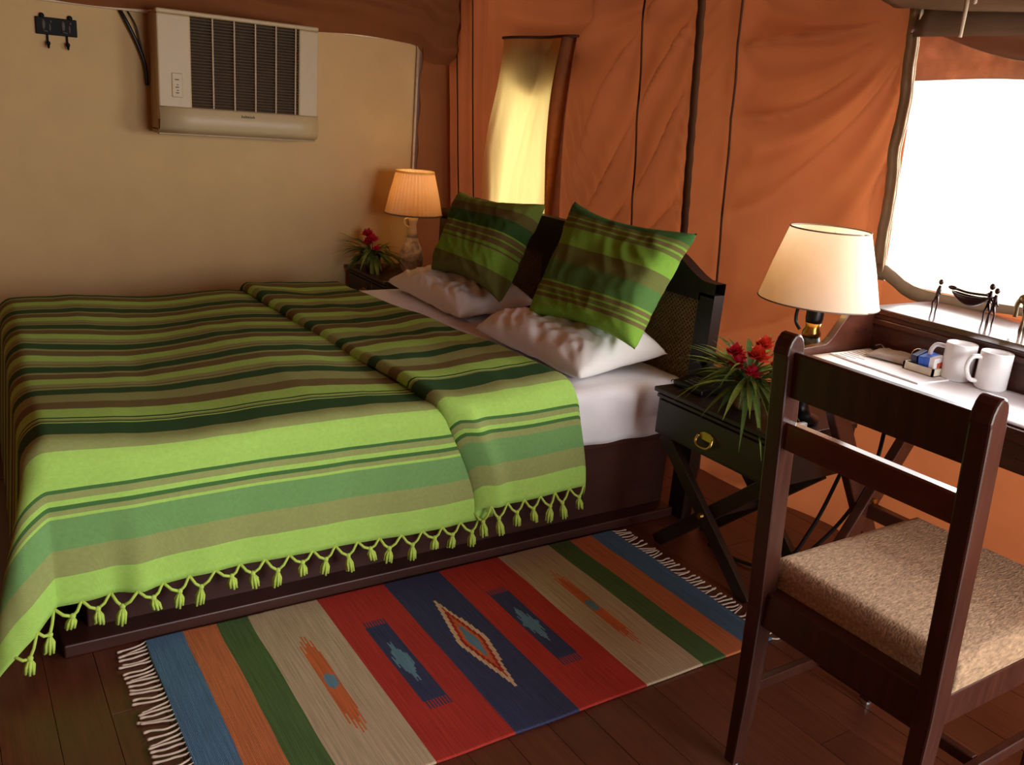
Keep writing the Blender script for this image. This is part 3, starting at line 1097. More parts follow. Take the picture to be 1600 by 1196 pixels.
obj('bulb', MB().ball((lc[0], lc[1], lc[2] + 0.385), (0.026, 0.026, 0.036), 14, 8).tube([(lc[0], lc[1], lc[2] + 0.29), (lc[0], lc[1], lc[2] + 0.36)], 0.012, 10),
    M['bulb'], ll, smooth=True)

# right lamp: dark turned base with brass, plain conical shade
rc = (-1.545, 2.04, 0.535)
rl = thing('table_lamp', 'lit lamp with plain cream conical shade and dark base behind the chair', 'lamp', rc, 'bedside lamps')
obj('base', MB().lathe([(0.062, 0), (0.064, 0.012), (0.040, 0.022), (0.030, 0.05), (0.042, 0.10), (0.046, 0.15), (0.034, 0.21), (0.024, 0.25)], rc, 28), M['black'], rl, smooth=True)
obj('collar', MB().lathe([(0.022, 0.248), (0.026, 0.252), (0.026, 0.262), (0.020, 0.272), (0.022, 0.29)], rc, 20), M['brass'], rl, smooth=True, label='brass collar')
obj('socket', MB().lathe([(0.022, 0.288), (0.024, 0.30), (0.024, 0.35), (0.016, 0.37)], rc, 20), M['black'], rl, smooth=True)
obj('switch_arm', MB().tube(spline([(rc[0] - 0.02, rc[1] - 0.01, rc[2] + 0.335), (rc[0] - 0.042, rc[1] - 0.02, rc[2] + 0.325), (rc[0] - 0.045, rc[1] - 0.02, rc[2] + 0.285),
                                    (rc[0] - 0.030, rc[1] - 0.015, rc[2] + 0.262)]), 0.005, 7), M['black'], rl, smooth=True)
sh = obj('lamp_shade', shade_mb(rc, 0.162, 0.106, 0.350, 0.548, 64), M['shade'], rl, smooth=True)
obj('shade_rim', MB().tube([(rc[0] + 0.106 * math.cos(a), rc[1] + 0.106 * math.sin(a), rc[2] + 0.548) for a in frange(0, 2 * PI, 40)], 0.0022, 6), M['shade_trim_dark'], sh, smooth=True)
obj('shade_rim', MB().tube([(rc[0] + 0.162 * math.cos(a), rc[1] + 0.162 * math.sin(a), rc[2] + 0.350) for a in frange(0, 2 * PI, 40)], 0.0022, 6), M['shade_trim_dark'], sh, smooth=True)
sp = MB()
for k in range(3):
    a = k * 2 * PI / 3
    sp.tube([(rc[0], rc[1], rc[2] + 0.50), (rc[0] + 0.110 * math.cos(a), rc[1] + 0.110 * math.sin(a), rc[2] + 0.53)], 0.0016, 5)
obj('shade_spider', sp, M['brass'], sh, smooth=True)
obj('bulb', MB().ball((rc[0], rc[1], rc[2] + 0.43), (0.028, 0.028, 0.038), 14, 8).tube([(rc[0], rc[1], rc[2] + 0.36), (rc[0], rc[1], rc[2] + 0.40)], 0.012, 10),
    M['bulb'], rl, smooth=True)


def point(name, loc, e, col, r=0.03):
    d = bpy.data.lights.new(name, 'POINT')
    d.energy = e
    d.color = col
    d.shadow_soft_size = r
    o = bpy.data.objects.new(name, d)
    COL.objects.link(o)
    o.location = loc


point('lamp_light_left', (lc[0], lc[1], lc[2] + 0.44), 0.34, (1.0, 0.72, 0.38), 0.02)
point('lamp_light_right', (rc[0], rc[1], rc[2] + 0.49), 0.24, (1.0, 0.74, 0.40), 0.02)


# ================================================================== FLOWERS
def blade(p, d, ln, w, droop, m, parent, seed):
    """one long narrow leaf, folded along its midrib"""
    d = Vector(d).normalized()
    side = d.cross(Vector((0, 0, 1)))
    side = side.normalized() if side.length > 0.05 else Vector((1, 0, 0))
    vs, fs = [], []
    n = 8
    for i in range(n + 1):
        t = i / n
        c = Vector(p) + d * ln * t + Vector((0, 0, -droop * t * t * ln))
        ww = w * (math.sin(PI * min(1, t * 0.9 + 0.1)) ** 0.7) * (1 - t ** 6) + 0.0004
        vs += [c - side * ww + Vector((0, 0, 0.2 * ww)), c, c + side * ww + Vector((0, 0, 0.2 * ww))]
    for i in range(n):
        for j in (0, 1):
            a = i * 3 + j
            fs.append((a, a + 1, a + 4, a + 3))
    return obj('leaf', MB().add(vs, fs), m, parent, origin=p, smooth=True)


def bloom(p, r, m, parent, seed):
    rnd = random.Random(seed)
    b = MB()
    for k in range(16):
        a = k * 2.4
        el = 0.1 + 1.3 * (k / 16)
        d = Vector((math.cos(a) * math.cos(el), math.sin(a) * math.cos(el), math.sin(el)))
        s = d.cross(Vector((0, 0, 1))).normalized()
        q = Vector(p)
        rr = r * rnd.uniform(0.85, 1.1)
        w = r * 0.42
        vs = [q, q + d * rr * 0.5 - s * w, q + d * rr * 0.62 + Vector((0, 0, w * 0.3)), q + d * rr * 0.5 + s * w, q + d * rr]
        b.add(vs, [(0, 1, 2), (0, 2, 3), (1, 4, 2), (2, 4, 3)])
    return obj('flower_head', b, m, parent, origin=p, smooth=True)


def bouquet(base, r, n, label, group, vase_h, vmat, blooms, seed, lw=0.008, up=0.35):
    t = thing('flower_arrangement', label, 'flowers', base, group)
    rnd = random.Random(seed)
    b = Vector(base)
    obj('vase', MB().lathe([(0.030, 0), (0.036, 0.01), (0.042, vase_h * 0.5), (0.036, vase_h * 0.85), (0.042, vase_h)], base, 20), vmat, t, smooth=True)
    top = b + Vector((0, 0, vase_h))
    for k in range(n):
        a = k * 2.399 + rnd.uniform(-0.2, 0.2)
        el = rnd.uniform(-0.35, 1.0) * up * 2
        d = (math.cos(a), math.sin(a), el)
        blade(top + Vector((math.cos(a) * 0.015, math.sin(a) * 0.015, rnd.uniform(-0.01, 0.03))), d, r * rnd.uniform(0.6, 1.12), lw * rnd.uniform(0.6, 1.3),
              rnd.uniform(0.05, 0.7), M['leaf'] if rnd.random() < 0.55 else M['leaf2'], t, k)
    for k, (dx, dy, dz, rr, mm) in enumerate(blooms):
        p = top + Vector((dx, dy, dz))
        obj('stem', MB().tube([top - Vector((0, 0, 0.02)), p], 0.0025, 5), M['leaf2'], t, smooth=True)
        bloom(p, rr, M[mm], t, seed + k)
    return t


bouquet((-1.675, 1.965, 0.535), 0.215, 110, 'larger bunch of red blooms with spiky green leaves beside the telephone', 'bedside flower arrangements', 0.085,
        M['basket'], [(-0.05, -0.02, 0.065, 0.040, 'petal'), (0.035, -0.02, 0.075, 0.046, 'petal2'), (-0.01, -0.05, 0.045, 0.036, 'petal'),
                      (0.05, -0.05, 0.035, 0.034, 'petal'), (-0.065, 0.02, 0.045, 0.032, 'petal'), (0.08, 0.02, 0.06, 0.036, 'petal2'), (0.01, 0.03, 0.10, 0.040, 'petal2')], 21, up=0.5)
bouquet((-3.985, 1.80, 0.52), 0.18, 70, 'smaller bunch of red blooms and fern leaves in the far corner', 'bedside flower arrangements', 0.07,
        M['vase'], [(-0.03, -0.02, 0.085, 0.042, 'petal'), (0.03, -0.02, 0.070, 0.040, 'petal'), (0.0, -0.03, 0.050, 0.036, 'petal'), (0.085, -0.02, 0.035, 0.030, 'petal'),
                    (-0.055, 0.0, 0.055, 0.032, 'petal2')], 33, lw=0.010, up=0.3)

# ================================================================== TELEPHONE
tp = thing('telephone', 'black corded telephone on the bedside table next to the flowers', 'telephone', (-1.865, 1.985, 0.535))
obj('body', MB().prism([(-0.075, 0.0), (0.075, 0.0), (0.075, 0.018), (-0.01, 0.034), (-0.045, 0.058), (-0.075, 0.060)],
                       lambda p: (-1.925, 1.985 - p[0], 0.535 + p[1]), (0.125, 0, 0)), M['black'], tp, bevel=0.005)
hs = MB().tube(spline([(-1.935, 2.035, 0.602), (-1.905, 2.038, 0.620), (-1.865, 2.039, 0.624), (-1.825, 2.038, 0.620), (-1.795, 2.035, 0.602)]), 0.013, 10)
hs.ball((-1.928, 2.035, 0.603), (0.022, 0.024, 0.016)).ball((-1.802, 2.035, 0.603), (0.022, 0.024, 0.016))
obj('handset', hs, M['black'], tp, smooth=True)
kp = MB()
for i in range(3):
    for j in range(4):
        kp.box((-1.893 + i * 0.022, 1.925 + j * 0.014, 0.548 + j * 0.0028), (-1.879 + i * 0.022, 1.934 + j * 0.014, 0.5585 + j * 0.0028))
obj('keypad', kp, M['grey'], tp)
coil = [(-1.930 + 0.006 * math.cos(a * 1.0) - 0.0, 2.02 - a * 0.0018, 0.545 + 0.006 * math.sin(a)) for a in frange(0, 60, 220)]
obj('coiled_cord', MB().tube(coil, 0.0016, 5), M['black'], tp, smooth=True)

tag(obj('plug_adapter', MB().box((-1.475, 1.945, 0.535), (-1.460, 1.985, 0.560)).box((-1.49, 1.95, 0.535), (-1.475, 1.965, 0.550)), M['white'], bevel=0.003),
    'small white plug lying at the right edge of the bedside table', 'plug')

# ================================================================== WRITING DESK
DX0, DX1, DY0, DY1, DYB, DZ, SZ = -1.48, -0.42, 1.90, 2.505, 2.19, 0.757, 0.88
dk = thing('writing_desk', 'dark wooden campaign writing desk with raised shelf and crossed legs under the window', 'desk', (-0.95, 2.2, 0))
obj('desktop', MB().box((DX0, DY0, DZ - 0.03), (DX1, DY1, DZ)), M['deskwood'], dk, bevel=0.003)
for ya, yb_ in ((DY0 + 0.02, DY0 + 0.04), (DY1 - 0.05, DY1 - 0.03)):
    obj('apron', MB().box((DX0 + 0.02, ya, DZ - 0.10), (DX1 - 0.02, yb_, DZ - 0.03)), M['deskwood'], dk, bevel=0.002)
prof = [(DY0, DZ), (DY1, DZ), (DY1, SZ - 0.001), (2.10, SZ - 0.001)] + \
       [(2.10 - 0.115 * t, DZ + 0.028 + (SZ - 0.001 - DZ - 0.028) * (0.5 + 0.5 * math.cos(PI * t))) for t in frange(0.08, 1, 10)] + [(DY0, DZ + 0.024)]
for xx in (DX0, DX1 - 0.022):
    obj('side_gallery', MB().prism(prof, lambda p: (xx, p[0], p[1]), (0.022, 0, 0)), M['deskwood'], dk, bevel=0.002)
obj('back_panel', MB().box((DX0 + 0.022, DYB, DZ), (DX1 - 0.022, DYB + 0.018, SZ - 0.016)), M['deskwood'], dk)
obj('moulding', MB().box((DX0 + 0.022, DYB - 0.010, SZ - 0.046), (DX1 - 0.022, DYB, SZ - 0.030)).box((DX0 + 0.022, DYB - 0.005, SZ - 0.030), (DX1 - 0.022, DYB, SZ - 0.016)),
    M['deskwood'], dk, bevel=0.003)
M['gloss'] = mat('polished_wood', lin(84, 44, 30), 0.2, var=0.15, scale=(0.7, 3, 5), coat=1.0, spec=0.9)
obj('shelf_top', MB().box((DX0 + 0.022, DYB - 0.012, SZ - 0.016), (DX1 - 0.022, DY1, SZ)), M['gloss'], dk, bevel=0.002)
for xx in (-1.36, -0.56):
    yc, zc = 2.125, 0.345
    obj('leg', MB().bar((xx, 1.90, DZ - 0.03), (xx, 2.35, 0.0), 0.055, 0.030, up=(1, 0, 0)), M['deskwood'], dk, bevel=0.004)
    obj('leg', MB().bar((xx + 0.032, 2.40, DZ - 0.03), (xx + 0.032, 1.90, 0.0), 0.055, 0.030, up=(1, 0, 0)), M['deskwood'], dk, bevel=0.004)
    obj('pivot_bolt', MB().tube([(xx + 0.045, 2.135, 0.36), (xx + 0.056, 2.135, 0.36)], 0.008, 10), M['brass'], dk)
obj('stretcher', MB().bar((-1.345, 2.135, 0.33), (-0.53, 2.135, 0.33), 0.03, 0.04), M['deskwood'], dk, bevel=0.003)

# ---- on the desk
cz = DZ + 0.002
nwm = MB().grid(lambda x, y_: Vector((x, y_, cz + 0.002 + 0.0015 * nz(x * 9, y_ * 9, 1))), frange(-1.452, -0.60, 30), frange(1.915, 2.182, 10))
tag(obj('table_runner', nwm, M['paper'], smooth=True, solid=0.003), 'white cloth runner laid over the desktop', 'table runner')
paper = thing('newspaper', 'folded white newspaper lying under the grey pouch', 'newspaper', (-1.3, 2.06, cz + 0.004))
obj('sheet', MB().box((-1.435, 1.985, cz + 0.004), (-1.16, 2.165, cz + 0.008), Matrix.Rotation(-0.06, 3, 'Z')), M['paper'], paper)
pr = MB()
for i in range(9):
    pr.box((-1.425, 1.995 + i * 0.018, cz + 0.0081), (-1.375 + 0.03 * ((i * 7) % 3 - 1) * 0.5, 1.999 + i * 0.018, cz + 0.0085))
obj('print_lines', pr, M['print'], paper, kind='stuff')
gm, ge = cushion([(-1.402, 2.160, cz + 0.017), (-1.300, 2.180, cz + 0.017), (-1.268, 2.085, cz + 0.013), (-1.385, 2.06, cz + 0.013)], 0.018, n=16, pinch=0.03, wrinkle=0.003, seed=2, flat=0.8)
po = tag(obj('pouch', gm, M['pouch'], smooth=True), 'flat grey cloth pouch lying on the newspaper', 'pouch')
weld(po)
cb_ = thing('pen_cap', 'small black clip at the left of the grey pouch', 'clip', (-1.405, 2.165, cz + 0.008))
obj('body', MB().tube([(-1.425, 2.160, cz + 0.014), (-1.388, 2.150, cz + 0.014)], [0.008, 0.005], 8), M['black'], cb_, smooth=True)
obj('wire', MB().tube(spline([(-1.43, 2.162, cz + 0.016), (-1.41, 2.17, cz + 0.026), (-1.39, 2.160, cz + 0.016)]), 0.0018, 5), M['steel'], cb_, smooth=True)
kr = thing('key_ring', 'steel key ring with a short strap beside the blue sachets', 'key ring', (-1.29, 2.155, cz + 0.01))
obj('ring', MB().tube([(-1.297 + 0.017 * math.cos(a), 2.168 + 0.006 * math.sin(a), cz + 0.028 + 0.015 * math.sin(a)) for a in frange(0, 2 * PI, 24)], 0.0022, 6), M['steel'], kr, smooth=True)
obj('strap', MB().bar((-1.288, 2.160, cz + 0.018), (-1.262, 2.140, cz + 0.012), 0.008, 0.003), M['white'], kr)
bx = thing('sachet_box', 'low cream card box holding the sachets on the desk', 'box', (-1.215, 2.10, cz + 0.004))
sb = MB().box((-1.270, 2.065, cz + 0.008), (-1.185, 2.070, cz + 0.028)).box((-1.270, 2.125, cz + 0.008), (-1.185, 2.130, cz + 0.028))
sb.box((-1.270, 2.065, cz + 0.008), (-1.265, 2.130, cz + 0.028)).box((-1.190, 2.065, cz + 0.008), (-1.185, 2.130, cz + 0.028))
obj('tray', sb.box((-1.270, 2.065, cz + 0.006), (-1.185, 2.130, cz + 0.010)), M['cream_box'], bx)
R_ = lambda a, ax: Matrix.Rotation(a, 3, ax)
sn = [('navy', -1.252, 'navy blue sachet standing at the left end of the cream box'), ('blue', -1.232, 'bright blue sachet with white mark in the cream box'),
      ('blue', -1.217, 'second bright blue sachet behind the white marked one'), ('paper', -1.203, 'white sachet with an orange band at the right end of the box')]
for i, (mm, xx, lb) in enumerate(sn):
    s_ = obj('sachet', MB().box((xx - 0.004, 2.073, cz + 0.011), (xx + 0.012, 2.122, cz + 0.055), R_(0.25 - 0.06 * i, 'X')), M[mm], bevel=0.002)
    tag(s_, lb, 'sachet', 'sachets in the cream box')
    if mm == 'blue' and i == 1:
        obj('print_mark', MB().box((xx + 0.0125, 2.080, cz + 0.022), (xx + 0.0135, 2.10, cz + 0.038), R_(0.25, 'X')), M['white'], s_)
    if mm == 'paper':
        obj('print_mark', MB().box((xx - 0.0045, 2.085, cz + 0.030), (xx + 0.0135, 2.110, cz + 0.042), R_(0.1, 'X')), M['red'], s_)


def mug(c, ang, label):
    t = thing('mug', label, 'mug', c, 'white mugs on the desk')
    r, h = 0.037, 0.093
    obj('body', MB().lathe([(r * 0.90, 0), (r, 0.006), (r, h - 0.004), (r - 0.0015, h), (r - 0.004, h - 0.003), (r - 0.005, 0.01), (0.002, 0.008)], c, 36), M['white'], t, smooth=True)
    d = Vector((math.cos(ang), math.sin(ang), 0))
    b = Vector(c)
    obj('handle', MB().tube(spline([b + d * r * 0.96 + Vector((0, 0, 0.078)), b + d * (r + 0.022) + Vector((0, 0, 0.076)), b + d * (r + 0.031) + Vector((0, 0, 0.050)),
                                    b + d * (r + 0.018) + Vector((0, 0, 0.022)), b + d * r * 0.96 + Vector((0, 0, 0.017))]), 0.0058, 9), M['white'], t, smooth=True)
    return t


mug((-1.164, 2.130, cz + 0.005), math.radians(205), 'white mug on the left, right beside the sachet box')
mug((-1.078, 2.138, cz + 0.005), math.radians(238), 'white mug on the right with its handle turned to the other mug')


# ---- metal figurines on the shelf
def stick(mb, p, h, lean=(0, 0, 0), arms=None, r=0.0042):
    p = Vector(p)
    l = Vector(lean)
    hip = p + Vector((0, 0, h * 0.48)) + l * 0.5
    nk = p + Vector((0, 0, h * 0.80)) + l
    mb.tube([p + Vector((-0.006, 0.004, 0)), p + Vector((-0.006, 0, h * 0.25)), hip], [r * 0.5, r * 0.6, r], 6)
    mb.tube([p + Vector((0.008, -0.002, 0)), p + Vector((0.009, 0, h * 0.25)), hip], [r * 0.5, r * 0.6, r], 6)
    mb.tube([hip, (hip + nk) / 2, nk], [r * 1.1, r * 1.6, r * 0.9], 7)
    mb.ball(nk + Vector((0, 0, h * 0.11)), (h * 0.07, h * 0.07, h * 0.085), 8, 6)
    for a in arms or []:
        a = Vector(a)
        mb.tube([nk - Vector((0, 0, 0.004)), (nk + a) / 2 + Vector((0, 0, -0.008)), a], [r * 0.7, r * 0.6, r * 0.5], 6)
    return mb


zf = SZ
tag(obj('figurine', stick(MB(), (-1.376, 2.325, zf), 0.092, (0.006, 0, 0), [(-1.370, 2.318, zf + 0.045), (-1.364, 2.325, zf + 0.05)]), M['bronze'], smooth=True),
    'thin bronze stick figure standing alone at the left of the shelf', 'figurine', 'bronze figures on the desk shelf')
bt = thing('figurine', 'bronze figures carrying a boat-shaped bowl on the desk shelf', 'figurine', (-1.28, 2.345, zf), 'bronze figures on the desk shelf')


def hull(a, b):
    t = a * 2 - 1
    w = 0.018 * math.sqrt(max(0, 1 - t * t))
    d = 0.026 * (1 - t * t)
    an = PI * b
    return Vector((-1.285 + t * 0.050, 2.335 + 0.15 * t * 0.05 + w * math.cos(an), zf + 0.062 - d * math.sin(an) + 0.006 * t * t))


obj('bowl', MB().grid(hull, frange(0, 1, 18), frange(0, 1, 8)), M['bronze'], bt, smooth=True, solid=0.003)
obj('pole', MB().tube(spline([(-1.332, 2.323, zf + 0.075), (-1.320, 2.325, zf + 0.074), (-1.29, 2.333, zf + 0.070), (-1.245, 2.345, zf + 0.072)]), [0.0035] * 19, 6), M['bronze'], bt, smooth=True)
obj('pole_end', MB().ball((-1.332, 2.322, zf + 0.076), (0.014, 0.006, 0.006), 8, 5), M['bronze'], bt, smooth=True)
for xx, yy, hh in ((-1.245, 2.355, 0.105), (-1.222, 2.340, 0.098)):
    obj('figure', stick(MB(), (xx, yy, zf), hh, (0.002, 0, 0), [(xx - 0.025, yy - 0.01, zf + hh * 0.68), (xx + 0.014, yy, zf + hh * 0.5)]), M['bronze'], bt, smooth=True)
an = thing('animal_figurine', 'tarnished brass elephant-like animal figure at the right end of the shelf', 'figurine', (-1.12, 2.36, zf), 'bronze figures on the desk shelf')
ab = MB().ball((-1.120, 2.36, zf + 0.062), (0.038, 0.016, 0.020), 12, 8).tube(spline([(-1.152, 2.36, zf + 0.068), (-1.165, 2.36, zf + 0.078), (-1.172, 2.36, zf + 0.060), (-1.170, 2.36, zf + 0.03)]), 0.006, 7)
ab.ball((-1.158, 2.36, zf + 0.080), (0.014, 0.011, 0.013), 10, 6)
obj('body', ab, M['oldbrass'], an, smooth=True)
for xx, yy in ((-1.145, 2.352), (-1.142, 2.368), (-1.098, 2.352), (-1.095, 2.368)):
    obj('leg', MB().tube([(xx, yy, zf), (xx + 0.002, yy, zf + 0.03), (xx, yy, zf + 0.056)], [0.005, 0.004, 0.007], 7), M['oldbrass'], an, smooth=True)
obj('tail', MB().tube(spline([(-1.084, 2.36, zf + 0.068), (-1.072, 2.36, zf + 0.082), (-1.060, 2.36, zf + 0.078)]), 0.0025, 5), M['oldbrass'], an, smooth=True)

# ---- cables under the desk
for pts, lb in (([(-1.47, 2.22, 0.44), (-1.48, 2.20, 0.34), (-1.51, 2.17, 0.18), (-1.56, 2.12, 0.03), (-1.66, 2.06, 0.008), (-1.80, 2.05, 0.008)],
                 'black cable hanging behind the bedside table, the left one'),
                ([(-1.40, 2.26, 0.55), (-1.405, 2.25, 0.38), (-1.45, 2.22, 0.22), (-1.52, 2.16, 0.07), (-1.60, 2.20, 0.008), (-1.75, 2.24, 0.008)],
                 'black cable looping down beside the crossed desk legs')):
    tag(obj('power_cable', MB().tube(spline(pts, 8), 0.006, 7), M['black'], smooth=True), lb, 'cable', 'black cables by the desk')

# ================================================================== CHAIR
ch = thing('desk_chair', 'dark wooden slat-back chair with oatmeal upholstered seat facing the desk', 'chair', (-0.83, 1.60, 0))
XL, XR = -1.018, -0.640
PWX, PWY = 0.036, 0.046


def post(x, sx):
    """rear leg running up into the back post, rounded at the top"""
    rail = [(0.0, 1.350), (0.20, 1.352), (0.40, 1.345), (0.50, 1.335), (0.75, 1.312), (0.93, 1.292)]
    pr_ = [(y_ - PWY / 2, z) for z, y_ in rail]
    tp_ = [(1.289 + PWY / 2 * math.cos(a), 0.938 + 0.040 * math.sin(a)) for a in frange(PI, 0, 8)]
    bk = [(y_ + PWY / 2, z) for z, y_ in reversed(rail)]
    poly = pr_ + tp_ + bk
    m = MB()
    n = len(poly)
    a = [Vector((x - PWX / 2, p[0], max(p[1], 0.012))) for p in poly]
    b = [Vector((x + PWX / 2, p[0], max(p[1], 0.012))) for p in poly]
    # narrower foot
    for L_ in (a, b):
        for i, v in enumerate(L_):
            if v.z < 0.3:
                k = 1 - 0.25 * (0.3 - v.z) / 0.3
                v.y = 1.350 + (v.y - 1.350) * k
                v.x = x + (v.x - x) * k
    # side faces as quads between front and back rows keep the profile clean
    m.add(a + b, [tuple(range(n - 1, -1, -1)), tuple(n + i for i in range(n))] + [(i, (i + 1) % n, (i + 1) % n + n, i + n) for i in range(n)])
    return m


for x in (XL, XR):
    lg = obj('back_post', post(x, 1), M['chairwood'], ch, bevel=0.004)
    obj('foot_cap', MB().lathe([(0.011, 0), (0.013, 0.004), (0.012, 0.013)], (x, 1.350, 0), 14), M['steel'], lg)
    lg = obj('front_leg', MB().add([(x - a, 1.815 - b, 0.012) for a, b in ((.014, .014), (-.014, .014), (-.014, -.014), (.014, -.014))] +
                                   [(x - a, 1.815 - b, 0.43) for a, b in ((.020, .020), (-.020, .020), (-.020, -.020), (.020, -.020))],
                                   [(0, 1, 2, 3), (7, 6, 5, 4), (0, 4, 5, 1), (1, 5, 6, 2), (2, 6, 7, 3), (3, 7, 4, 0)]), M['chairwood'], ch, bevel=0.003)
    obj('foot_cap', MB().lathe([(0.011, 0), (0.013, 0.004), (0.012, 0.013)], (x, 1.815, 0), 14), M['steel'], lg)
    obj('seat_rail', MB().box((x - 0.013, 1.365, 0.372), (x + 0.013, 1.80, 0.435)), M['chairwood'], ch, bevel=0.003)
    obj('side_stretcher', MB().box((x - 0.009, 1.36, 0.185), (x + 0.009, 1.80, 0.212)), M['chairwood'], ch, bevel=0.003)


def hrail(z0, z1, y0, y1, bow, th):
    def f(s_, c):
        x = XL + 0.010 + (XR - XL - 0.020) * s_
        yy = y0 - bow * (1 - (2 * s_ - 1) ** 2)
        z, dy = ((z0, -th / 2), (z1, -th / 2), (z1, th / 2), (z0, th / 2), (z0, -th / 2))[int(round(c))]
        return Vector((x, yy + dy + (y1 - y0) * (z - z0) / (z1 - z0), z))
    return MB().grid(f, frange(0, 1, 16), [0, 1, 2, 3, 4])


obj('top_rail', hrail(0.858, 0.945, 1.303, 1.294, 0.0, 0.022), M['chairwood'], ch, bevel=0.004)
M['chairgloss'] = mat('chair_wood_polished', lin(92, 44, 28), 0.12, var=0.2, scale=(1, 6, 6), coat=1.0)
obj('lower_rail', hrail(0.755, 0.808, 1.312, 1.307, 0.0, 0.026), M['chairgloss'], ch, bevel=0.004)
obj('back_seat_rail', MB().box((XL + 0.012, 1.335, 0.360), (XR - 0.012, 1.378, 0.437)), M['chairwood'], ch, bevel=0.003)
obj('front_seat_rail', MB().box((XL + 0.012, 1.80, 0.372), (XR - 0.012, 1.825, 0.435)), M['chairwood'], ch, bevel=0.003)
obj('stretcher', MB().box((XL + 0.01, 1.57, 0.186), (XR - 0.01, 1.59, 0.211)), M['chairwood'], ch, bevel=0.003)


def seatpad():
    m = MB()
    a0, a1, b0, b1 = XL - 0.012, XR + 0.012, 1.372, 1.862
    def f(u, v):
        cu, cv = max(-1, min(1, u)), max(-1, min(1, v))
        rr = 0.92
        x = (a0 + a1) / 2 + (a1 - a0) / 2 * cu
        yy = (b0 + b1) / 2 + (b1 - b0) / 2 * cv
        e = min(1 - abs(cu), 1 - abs(cv))
        z = 0.437 + 0.052 + 0.010 * math.sqrt(max(0, 1 - (1 - min(1, e / 0.12)) ** 2)) + 0.004 * (1 - cu * cu) * (1 - cv * cv)
        return Vector((x, yy, z))
    g = frange(-1, 1, 40)
    m.grid(f, g, g)
    ring = [(a, -1) for a in g[:-1]] + [(1, b) for b in g[:-1]] + [(a, 1) for a in reversed(g[1:])] + [(-1, b) for b in reversed(g[1:])]
    n = len(ring)
    tops = [f(*p) for p in ring]
    cen = Vector(((a0 + a1) / 2, (b0 + b1) / 2, 0))
    mid = [Vector((cen.x + (p.x - cen.x) * 1.018, cen.y + (p.y - cen.y) * 1.015, 0.462)) for p in tops]
    bot = [Vector((p.x, p.y, 0.437)) for p in tops]
    m.add(tops + mid + bot, [(i, i + n, (i + 1) % n + n, (i + 1) % n) for i in range(n)] + [(i + n, i + 2 * n, (i + 1) % n + 2 * n, (i + 1) % n + n) for i in range(n)] +
          [tuple(2 * n + i for i in range(n))])
    return m


sp_ = obj('seat_cushion', seatpad(), M['seat'], ch, smooth=True)
weld(sp_)

# ================================================================== RUG
RX0, RX1, RY0, RY1 = -2.012, -1.312, 0.335, 1.808
RB = [(0.335, lin(90, 126, 160)), (0.425, lin(206, 122, 76)), (0.507, lin(84, 114, 66)), (0.587, lin(196, 176, 144)), (0.776, lin(182, 58, 46)), (0.974, lin(62, 68, 100)),
      (1.150, lin(182, 58, 46)), (1.357, lin(196, 176, 144)), (1.547, lin(84, 114, 66)), (1.629, lin(206, 122, 76)), (1.717, lin(90, 126, 160))]
ORG, LBL, NAV, CRM, RED = lin(208, 112, 64), lin(104, 144, 164), lin(60, 66, 98), lin(220, 188, 150), lin(176, 48, 34)


def rugcol(x, y_):
    c = RB[0][1]
    for a, k in RB:
        if y_ >= a:
            c = k
    t = (x - (RX0 + RX1) / 2) / (RX1 - RX0)      # -0.5 .. 0.5 along the stripes
    st = 0.008 * math.floor(abs(t) * 22)          # stepped weave edge
    j = (int(y_ * 260) % 2)
    for yc, kind in ((0.681, 'o'), (0.869, 'n'), (1.065, 'c'), (1.248, 'n'), (1.457, 'o')):
        d = abs(y_ - yc)
        if kind == 'o':
            lim = 0.300 - (0.06 if j else 0.0) - d * 4.0
            if abs(t) < lim and d < 0.019:
                c = ORG
            if abs(t) < 0.045 - d * 1.5 and d < 0.014:
                c = LBL
        elif kind == 'n':
            if abs(t) < 0.235 and d < 0.031:
                c = NAV
            elif abs(t) < 0.275 and d < 0.031 and j:
                c = NAV
            if abs(t) < 0.125 - 0.030 * math.floor(d * 190) - (0.02 if j else 0.0) and d < 0.024:
                c = LBL
        else:
            w = 0.040 * max(0, 1 - abs(t) / 0.30)
            w = math.ceil(w / 0.004) * 0.004 if abs(t) < 0.30 else 0
            if d < w:
                c = CRM
            if d < w - 0.010:
                c = RED
            if d < w - 0.018:
                c = ORG
            if d < w - 0.026 and abs(t) < 0.11:
                c = LBL
    return c


def rugpt(x, y_):
    h = 0.0055 + 0.0018 * nz(x * 4, y_ * 3, 5) + 0.001 * nz(x * 9, y_ * 9, 2)
    yy = y_ + 0.006 * nz(x * 5, 3.1, 7) * (1 if y_ < 0.6 or y_ > 1.5 else 0)
    xx = x + 0.004 * nz(2.2, y_ * 5, 4)
    return Vector((xx, yy, h))


